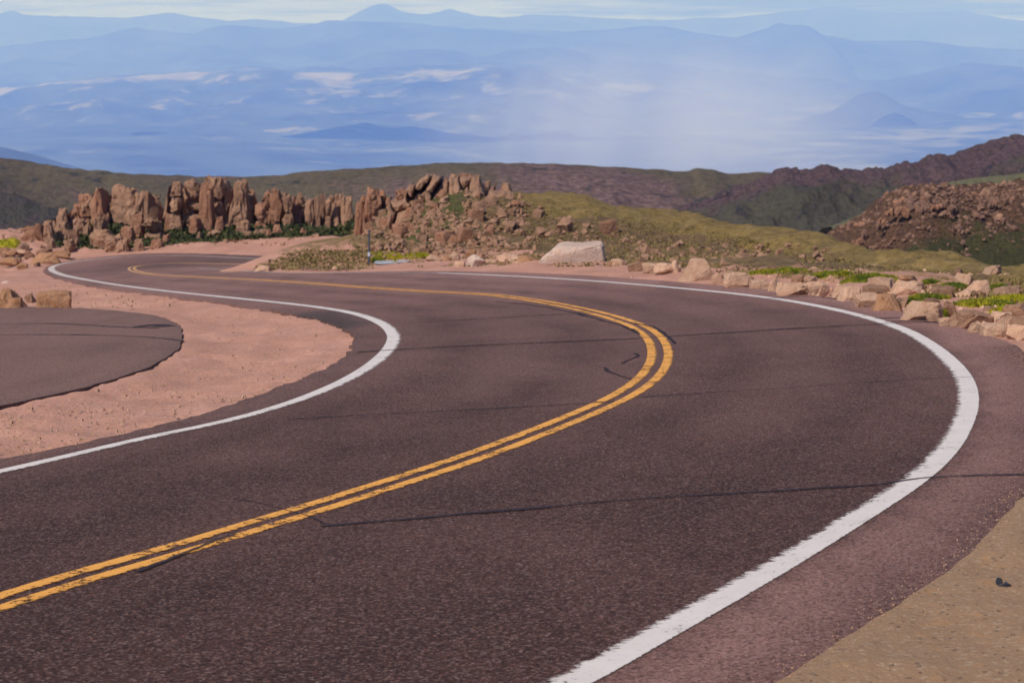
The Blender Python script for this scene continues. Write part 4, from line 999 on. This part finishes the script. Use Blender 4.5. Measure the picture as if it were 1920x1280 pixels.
# ------------------------------------------------------------------ plants, post, small things
def blades(name, centres, mat, hgt, wid, seed, kind='stuff', label=None, cat=None, per=5, zf=HG):
    r = random.Random(seed); v = []; f = []
    for (x, y, s) in centres:
        z0 = float(zf(x, y)) - .01
        for _ in range(per):
            a = r.uniform(0, 6.283); ox, oy = r.gauss(0, wid * s), r.gauss(0, wid * s)
            h = hgt * s * r.uniform(.5, 1.15); b = wid * s * r.uniform(.25, .5); tx, ty = r.uniform(-.5, .5) * h, r.uniform(-.5, .5) * h
            i = len(v); ca, sa = math.cos(a) * b, math.sin(a) * b
            v += [(x + ox - ca, y + oy - sa, z0), (x + ox + ca, y + oy + sa, z0), (x + ox + tx + ca * .5, y + oy + ty + sa * .5, z0 + h), (x + ox + tx - ca * .5, y + oy + ty - sa * .5, z0 + h * .96)]
            f.append((i, i + 1, i + 2, i + 3))
    o = mesh_obj(name, v, f, mat); tag(o, label, cat, None, kind); return o
def cushion(px, py, rx_px, ry_m, h, mat, n, seed, label, group='cushion plants on the bank'):
    """a low plant: a lumpy pad thick with small leaves"""
    c = hit([(px, py)])[0]; s = c[1] / F; rx = rx_px * s; r = random.Random(seed)
    nr, nt = 10, 36; v = []; f = []
    def pt(q, a):
        k_ = 1 + .28 * mnoise.noise(Vector((math.cos(a) * 1.6 + seed, math.sin(a) * 1.6, seed * .7)))
        x = math.cos(a) * rx * q * k_; y = math.sin(a) * ry_m * q * k_
        zz = h * math.sqrt(max(0, 1 - q ** 2.2)) * (1 + .45 * mnoise.noise(Vector((x * 2.6, y * 2.6, seed * 1.7))))
        return x, y, zz
    for i in range(nr + 1):
        for j in range(nt):
            x, y, zz = pt(i / nr, j / nt * 6.2832)
            v.append((x, y, float(HZ(c[0] + x, c[1] + y)) - float(HZ(c[0], c[1])) + zz - .03))
    for i in range(nr):
        for j in range(nt):
            f.append((i * nt + j, (i + 1) * nt + j, (i + 1) * nt + (j + 1) % nt, i * nt + (j + 1) % nt))
    for _ in range(n):
        q = math.sqrt(r.random()); a = r.uniform(0, 6.2832); x, y, zz = pt(q, a)
        z0 = float(HZ(c[0] + x, c[1] + y)) - float(HZ(c[0], c[1])) + zz - .03
        b = r.uniform(.012, .03); l = r.uniform(.03, .075); th = r.uniform(0, 6.28); dx, dy = math.cos(th), math.sin(th); i = len(v)
        ux, uy = r.uniform(-.6, .6) * l, r.uniform(-.6, .6) * l
        v += [(x - dx * b, y - dy * b, z0), (x + dx * b, y + dy * b, z0), (x + ux, y + uy, z0 + l)]; f.append((i, i + 1, i + 2))
    o = mesh_obj('cushion_plant', v, f, mat); o.location = (c[0], c[1], float(HZ(c[0], c[1])))
    tag(o, label, 'plant', group); return o
cush = [
    (1556, 520, 48, .30, .13, M_MOSS, 'dark green cushion plant at the left end of the long strip behind the roadside boulders'),
    (1632, 529, 58, .35, .17, M_MOSS, 'dark green cushion plant in the thick middle of the strip behind the roadside boulders'),
    (1680, 534, 34, .28, .13, M_MOSS, 'yellowish green cushion plant between the long dark strip and the pale mound boulder'),
    (1740, 562, 40, .25, .10, M_MOSS, 'bright green cushion plant above the broad flat pink boulder'),
    (1745, 534, 22, .22, .09, M_MOSS, 'small dark green cushion plant right of the pale mound boulder'),
    (1788, 543, 26, .22, .12, M_MOSS, 'dark rounded cushion plant left of the cone shaped boulder'),
    (1838, 574, 56, .45, .11, M_MOSS, 'spreading bright green cushion plant above the wide brown humped boulder'),
    (1898, 566, 56, .55, .10, M_MOSSY, 'large yellow green cushion plant at the right edge of the bank'),
    (1888, 586, 34, .25, .07, M_MOSSY, 'thin yellow cushion plant lying above the sloping pale slab'),
    (1868, 543, 24, .25, .09, M_MOSS, 'small green cushion plant right of the cone shaped boulder'),
    (1440, 513, 34, .5, .10, M_MOSS, 'pale green cushion plant on the bank above the square pink block'),
    (1478, 512, 40, .5, .10, M_MOSS, 'green cushion plant left of the long dark strip on the upper bank'),
    (1256, 511, 12, .3, .06, M_MOSSY, 'tiny yellow cushion plant at the foot of the horned boulder'),
    (10, 463, 30, .9, .42, M_MOSSY, 'bright yellow green cushion plant at the left edge on the bank by the hairpin'),
    (4, 473, 16, .5, .2, M_MOSSY, 'small yellow cushion plant just below the bright one at the left edge'),
    (742, 481, 46, .45, .09, M_MOSSY, 'long yellow green grass cushion right of the marker post'),
    (788, 480, 20, .4, .10, M_MOSSY, 'bright yellow grass cushion at the right end of the strip near the marker post'),
    (708, 489, 12, .4, .12, M_MOSS, 'small green tuft at the foot of the marker post'),
    (741, 494, 4, .1, .08, M_MOSSY, 'tiny yellow tuft in front of the pale puddle'),
    (1712, 570, 14, .2, .09, M_MOSS, 'little green tuft between boulders right of the slim upright stone'),
    (1766, 592, 9, .12, .09, M_MOSS, 'little green tuft beside the broad flat pink boulder'),
]
for i, (px, py, rx, ry, h, mt, lb) in enumerate(cush): cushion(px, py, rx, ry, h, mt, 1500, i + 1, lb)
# dry grass on the hills, one mass each
def area(n, box_, ok, seed, lo=.6, hi=1.4, dmin=0):
    r = random.Random(seed); pts = []
    px = np.array([r.uniform(box_[0], box_[1]) for _ in range(n)]); py = np.array([r.uniform(box_[2], box_[3]) for _ in range(n)])
    w = hit(np.stack([px, py], 1), HG)
    for a, b, q in zip(px, py, w):
        if dmin < q[1] < 120 and ok(a, b, r): pts.append((q[0], q[1], r.uniform(lo, hi)))
    return pts
def on_dome(px, py, r):
    top = np.interp(px, [640, 690, 760, 820, 890, 940, 1000, 1100, 1250, 1400, 1550, 1700], [440, 395, 350, 336, 330, 348, 366, 380, 402, 430, 465, 498])
    return py > top + np.interp(px, [640, 900, 1000], [0, 4, 16]) and r.random() < np.interp(px, [640, 900, 1000, 1200], [.5, .5, 1, 1])
blades('grass', area(16000, (660, 1700, 325, 500), on_dome, 3), M_TUFT, .05, .07, 3, label='dry olive grass covering the dome hill behind the road', cat='grass')
blades('grass', area(6500, (100, 690, 385, 470), lambda a, b, r: True, 4, .6, 1.4, 101.5), M_TUFTD, .15, .2, 4, label='dark green grass growing between the granite pinnacles', cat='grass')
blades('grass', area(1300, (480, 700, 466, 506), lambda a, b, r: b > np.interp(a, [480, 560, 700], [500, 468, 470]) and r.random() < .7, 5), M_TUFT, .05, .09, 5, label='sparse dry grass on the mound inside the hairpin', cat='grass')
blades('grass', area(2600, (1330, 1930, 497, 590), lambda a, b, r: verge_ok(a, b, r) and b < np.interp(a, [1330, 1600, 1920], [512, 530, 575]), 6), M_TUFT, .07, .06, 6, label='short thin grass between the stones of the right bank', cat='grass')

# marker post
c = hit([(692, 497)])[0]; D = c[1]; sc_ = D / F
root = bpy.data.objects.new('marker_post', None); col.objects.link(root); root.location = (c[0], c[1], float(HZ(c[0], c[1])))
tag(root, 'thin dark slate roadside marker post standing at the right end of the grassy mound', 'post')
hh = (497 - 432) * sc_; w = 4.6 * sc_
def prism(bm, w_, d_, z0, z1, taper=1.0, n=8):
    rg = []
    for zz, q in ((z0, 1), (z1, taper)):
        rg.append([bm.verts.new((math.copysign(abs(math.cos(a)) ** .5, math.cos(a)) * w_ / 2 * q, math.copysign(abs(math.sin(a)) ** .5, math.sin(a)) * d_ / 2 * q, zz)) for a in [(i + .5) / n * 2 * math.pi for i in range(n)]])
    for i in range(n): bm.faces.new((rg[0][i], rg[0][(i + 1) % n], rg[1][(i + 1) % n], rg[1][i]))
    bm.faces.new(rg[1]); bm.faces.new(rg[0][::-1])
bm = bmesh.new(); prism(bm, w, w * .8, -.2, hh, .85); put('shaft', bm_mesh('shaft', [bm], M_POST, False), (0, 0, 0), 0, (0, R(.8)), root)
bm = bmesh.new(); prism(bm, w * 1.12, w * .95, hh * .26, hh * .38); put('reflective_band', bm_mesh('reflective_band', [bm], M_BAND, False), (0, 0, 0), 0, (0, R(.8)), root)
bm = bmesh.new(); prism(bm, w * 1.1, w * .95, hh * .97, hh * 1.02, .9); put('cap', bm_mesh('cap', [bm], M_POST, False), (0, 0, 0), 0, (0, R(.8)), root)
# puddle beside it
pl = hit([(700, 496), (712, 498), (735, 496.5), (757, 494), (772, 491), (758, 490.2), (735, 490.6), (705, 491.2)])
mz = float(np.max(HZ(pl[:, 0], pl[:, 1]))) + .02
o = mesh_obj('puddle', [(a, b, float(HZ(a, b)) + .05) for a, b in pl], [tuple(range(len(pl)))], M_WATER); o['kind'] = 'structure'
# rubber scrap on the tan gravel
c = hit([(1884, 1101)])[0]; bm = bmesh.new(); prev = None; n = 12
for i in range(n):
    a = R(100) + R(230) * i / (n - 1); r_ = .034; wv = .006 + .012 * math.sin(math.pi * i / (n - 1))
    q = [(math.cos(a) * (r_ - wv), math.sin(a) * (r_ - wv) * 1.5, .004), (math.cos(a) * (r_ + wv), math.sin(a) * (r_ + wv) * 1.5, .004), (math.cos(a) * (r_ + wv), math.sin(a) * (r_ + wv) * 1.5, .022 + .012 * math.sin(i)), (math.cos(a) * (r_ - wv), math.sin(a) * (r_ - wv) * 1.5, .022 + .012 * math.sin(i))]
    vv = [bm.verts.new(x) for x in q]
    if prev:
        for j in range(4): bm.faces.new((prev[j], prev[(j + 1) % 4], vv[(j + 1) % 4], vv[j]))
    else: bm.faces.new(vv[::-1])
    prev = vv
bm.faces.new(prev)
tag(put('rubber_scrap', bm_mesh('rubber_scrap', [bm], M_RUB), (c[0], c[1], float(HZ(c[0], c[1])) + .012)), 'small black curled scrap of rubber on the tan gravel at lower right', 'debris')
# gravel: loose grit on the dirt, one mass
r = random.Random(12); v = []; f = []
def grit(x, y, s, z0):
    i = len(v); a = r.uniform(0, 6.28)
    for q in range(3):
        v.append((x + math.cos(a + q * 2.1) * s * r.uniform(.7, 1.3), y + math.sin(a + q * 2.1) * s * r.uniform(.7, 1.3), z0 - s * .3))
    v.append((x + r.uniform(-.3, .3) * s, y + r.uniform(-.3, .3) * s, z0 + s * r.uniform(.5, 1.0)))
    f.extend([(i, i + 1, i + 3), (i + 1, i + 2, i + 3), (i + 2, i, i + 3)])
def gz_at(x, y): return float(HZ(x, y)) - .035
for (n, bx, zlo, zhi) in ((1500, (1480, 2000, 950, 1330), .003, .012), (2600, (-30, 665, 585, 860), .005, .034), (700, (1500, 1990, 560, 670), .015, .05), (500, (820, 1300, 497, 530), .02, .06), (500, (0, 330, 500, 575), .02, .06)):
    pts = hit(np.array([(r.uniform(bx[0], bx[1]), r.uniform(bx[2], bx[3])) for _ in range(n)]))
    m = ~(inside(pts, POLY_ROAD[::2]) | inside(pts, POLY_PULL[::2]))
    for q in pts[m]: grit(q[0], q[1], zlo * (zhi / zlo) ** (r.random() ** 1.6), gz_at(q[0], q[1]))
for q in E_out[(E_out[:, 1] < 24) & (E_out[:, 0] > .5)]:
    for _ in range(22):
        a = abs(r.gauss(0, .17)) * (1 if r.random() < .75 else -1)
        x_, y_ = q[0] - a * .9 + r.gauss(0, .05), q[1] + a * .35 + r.gauss(0, .05)
        grit(x_, y_, .0025 * (3.6 ** r.random()), float(base_z(x_, y_)))
o = mesh_obj('gravel', v, f, M_GRAN); tag(o, 'loose pink grit scattered over the bare dirt shoulders', 'gravel', None, 'stuff')

# ------------------------------------------------------------------ haze, sky, sun
HZD = 1.0e-4
bm = bmesh.new(); bmesh.ops.create_cube(bm, size=1)
bmesh.ops.scale(bm, vec=(80000, 52000, 1), verts=bm.verts); bmesh.ops.translate(bm, vec=(0, 24300, 0), verts=bm.verts)
for q in bm.verts: q.co.z = 620 if q.co.z > 0 else -2400
m = bpy.data.materials.new('haze'); m.use_nodes = True; t = m.node_tree; t.nodes.clear()
ou = t.nodes.new('ShaderNodeOutputMaterial'); pvn = t.nodes.new('ShaderNodeVolumePrincipled')
pvn.inputs['Color'].default_value = (.21, .355, 1.0, 1); pvn.inputs['Absorption Color'].default_value = (1, 1, 1, 1)
pvn.inputs['Density'].default_value = HZD; pvn.inputs['Anisotropy'].default_value = 0.0
t.links.new(pvn.outputs[0], ou.inputs['Volume'])
me = bpy.data.meshes.new('haze'); bm.to_mesh(me); bm.free(); me.materials.append(m)
hz = bpy.data.objects.new('haze', me); col.objects.link(hz); tag(hz, 'blue air haze filling the country beyond the road', 'haze', None, 'stuff')

# sun shafts over the plain at right, shaped into a streaky rain volume
D_ = 10300.0; bm = bmesh.new(); bmesh.ops.create_uvsphere(bm, u_segments=48, v_segments=24, radius=1)
me = bpy.data.meshes.new('rain_light_shafts'); bm.to_mesh(me); bm.free()
rs = bpy.data.objects.new('rain_light_shafts', me); col.objects.link(rs)
rs.location = ((1250 - 960) / F * D_, D_, CAMZ - (246 - EYE) / F * D_); rs.scale = (520 / F * D_, 2600, 205 / F * D_)
tag(rs, 'pale sun shafts over the plain at right, shaped as a veil of rain', 'rain', None, 'stuff')
m = bpy.data.materials.new('rain'); m.use_nodes = True; t = m.node_tree; t.nodes.clear()
ou = t.nodes.new('ShaderNodeOutputMaterial'); vn = t.nodes.new('ShaderNodeVolumeScatter'); tc = t.nodes.new('ShaderNodeTexCoord')
dt = t.nodes.new('ShaderNodeVectorMath'); dt.operation = 'DOT_PRODUCT'; t.links.new(tc.outputs['Object'], dt.inputs[0]); t.links.new(tc.outputs['Object'], dt.inputs[1])
om = t.nodes.new('ShaderNodeMath'); om.operation = 'SUBTRACT'; om.use_clamp = True; om.inputs[0].default_value = 1; t.links.new(dt.outputs['Value'], om.inputs[1])
pw_ = t.nodes.new('ShaderNodeMath'); pw_.operation = 'POWER'; t.links.new(om.outputs[0], pw_.inputs[0]); pw_.inputs[1].default_value = 1.6
sp_ = t.nodes.new('ShaderNodeSeparateXYZ'); t.links.new(tc.outputs['Object'], sp_.inputs[0])
sl = t.nodes.new('ShaderNodeMath'); sl.operation = 'MULTIPLY_ADD'; t.links.new(sp_.outputs['Z'], sl.inputs[0]); sl.inputs[1].default_value = -.10; t.links.new(sp_.outputs['X'], sl.inputs[2])
sn = t.nodes.new('ShaderNodeTexNoise'); sn.noise_dimensions = '1D'; sn.inputs['Scale'].default_value = 4.2; sn.inputs['Detail'].default_value = 1.5; t.links.new(sl.outputs[0], sn.inputs['W'])  # slanting streaks put the light shafts into the density
sr = t.nodes.new('ShaderNodeMapRange'); sr.inputs['From Min'].default_value = .36; sr.inputs['From Max'].default_value = .62; sr.inputs['To Min'].default_value = .62; sr.inputs['To Max'].default_value = 1.2; t.links.new(sn.outputs['Fac'], sr.inputs['Value'])
pm = t.nodes.new('ShaderNodeMath'); pm.operation = 'MULTIPLY'; t.links.new(pw_.outputs[0], pm.inputs[0]); t.links.new(sr.outputs[0], pm.inputs[1]); pw_ = pm
ml = t.nodes.new('ShaderNodeMath'); ml.operation = 'MULTIPLY'; t.links.new(pw_.outputs[0], ml.inputs[0]); ml.inputs[1].default_value = 4.6e-4
vn.inputs['Color'].default_value = (1, .87, .94, 1); t.links.new(ml.outputs[0], vn.inputs['Density']); t.links.new(vn.outputs[0], ou.inputs['Volume'])
me.materials.append(m)

SUN_DIR = Vector((-.66, -.70, 0)).normalized() * math.cos(R(47)) + Vector((0, 0, math.sin(R(47))))
sd_ = bpy.data.lights.new('sun', 'SUN'); sd_.energy = 4.6; sd_.angle = R(1.0); sd_.color = (1.0, .94, .86)
so_ = bpy.data.objects.new('sun', sd_); col.objects.link(so_); so_.rotation_euler = SUN_DIR.to_track_quat('Z', 'Y').to_euler()
w = bpy.data.worlds.new('World'); sc.world = w; w.use_nodes = True; t = w.node_tree; t.nodes.clear()
ou = t.nodes.new('ShaderNodeOutputWorld'); bg = t.nodes.new('ShaderNodeBackground'); sky = t.nodes.new('ShaderNodeTexSky')
sky.sky_type = 'NISHITA'; sky.sun_disc = False; sky.sun_elevation = R(47); sky.sun_rotation = math.atan2(SUN_DIR.x, SUN_DIR.y)
sky.altitude = 3500; sky.air_density = 1.0; sky.dust_density = 1.0
# broken cloud low over the far ranges
tc = t.nodes.new('ShaderNodeTexCoord'); mp = t.nodes.new('ShaderNodeMapping'); mp.inputs['Scale'].default_value = (11, 11, 260)
nz_ = t.nodes.new('ShaderNodeTexNoise'); nz_.inputs['Scale'].default_value = 1.6; nz_.inputs['Detail'].default_value = 7; nz_.inputs['Roughness'].default_value = .6
cr = t.nodes.new('ShaderNodeValToRGB'); cr.color_ramp.elements[0].position = .36; cr.color_ramp.elements[1].position = .66
cr.color_ramp.elements[0].color = (.3, .5, .6, 1); cr.color_ramp.elements[1].color = (6.2, 8.6, 8.2, 1)
sx = t.nodes.new('ShaderNodeSeparateXYZ'); fr = t.nodes.new('ShaderNodeMapRange')
fr.inputs['From Min'].default_value = .0; fr.inputs['From Max'].default_value = .14; fr.inputs['To Min'].default_value = 1; fr.inputs['To Max'].default_value = 0
mxn = t.nodes.new('ShaderNodeMix'); mxn.data_type = 'RGBA'
L = t.links.new
L(tc.outputs['Generated'], mp.inputs['Vector']); L(mp.outputs[0], nz_.inputs['Vector']); mr_ = t.nodes.new('ShaderNodeMapRange'); mr_.inputs['From Min'].default_value = -.02; mr_.inputs['From Max'].default_value = .10; mr_.inputs['To Min'].default_value = .10; mr_.inputs['To Max'].default_value = -.13
mr2 = t.nodes.new('ShaderNodeMapRange'); mr2.inputs['From Min'].default_value = .0015; mr2.inputs['From Max'].default_value = .0065; mr2.inputs['To Min'].default_value = .28; mr2.inputs['To Max'].default_value = 0
sx2 = t.nodes.new('ShaderNodeSeparateXYZ'); L(tc.outputs['Generated'], sx2.inputs[0]); L(sx2.outputs['X'], mr_.inputs['Value']); L(sx2.outputs['Z'], mr2.inputs['Value'])
ad = t.nodes.new('ShaderNodeMath'); ad.operation = 'ADD'; L(nz_.outputs['Fac'], ad.inputs[0]); L(mr_.outputs[0], ad.inputs[1])
ad2 = t.nodes.new('ShaderNodeMath'); ad2.operation = 'ADD'; L(ad.outputs[0], ad2.inputs[0]); L(mr2.outputs[0], ad2.inputs[1]); L(ad2.outputs[0], cr.inputs[0])
L(tc.outputs['Generated'], sx.inputs[0]); L(sx.outputs['Z'], fr.inputs['Value']); L(fr.outputs[0], mxn.inputs[0])
L(sky.outputs[0], mxn.inputs[6]); L(cr.outputs[0], mxn.inputs[7]); L(mxn.outputs[2], bg.inputs['Color'])
bg.inputs['Strength'].default_value = .105
L(bg.outputs[0], ou.inputs['Surface'])

vs = sc.view_settings; vs.view_transform = 'Standard'; vs.look = 'None'; vs.exposure = 0; vs.gamma = 1; vs.use_curve_mapping = False
cy = sc.cycles
cy.use_denoising = True; cy.max_bounces = 5; cy.diffuse_bounces = 3; cy.glossy_bounces = 2; cy.volume_bounces = 3; cy.transparent_max_bounces = 10
cy.sample_clamp_indirect = 8
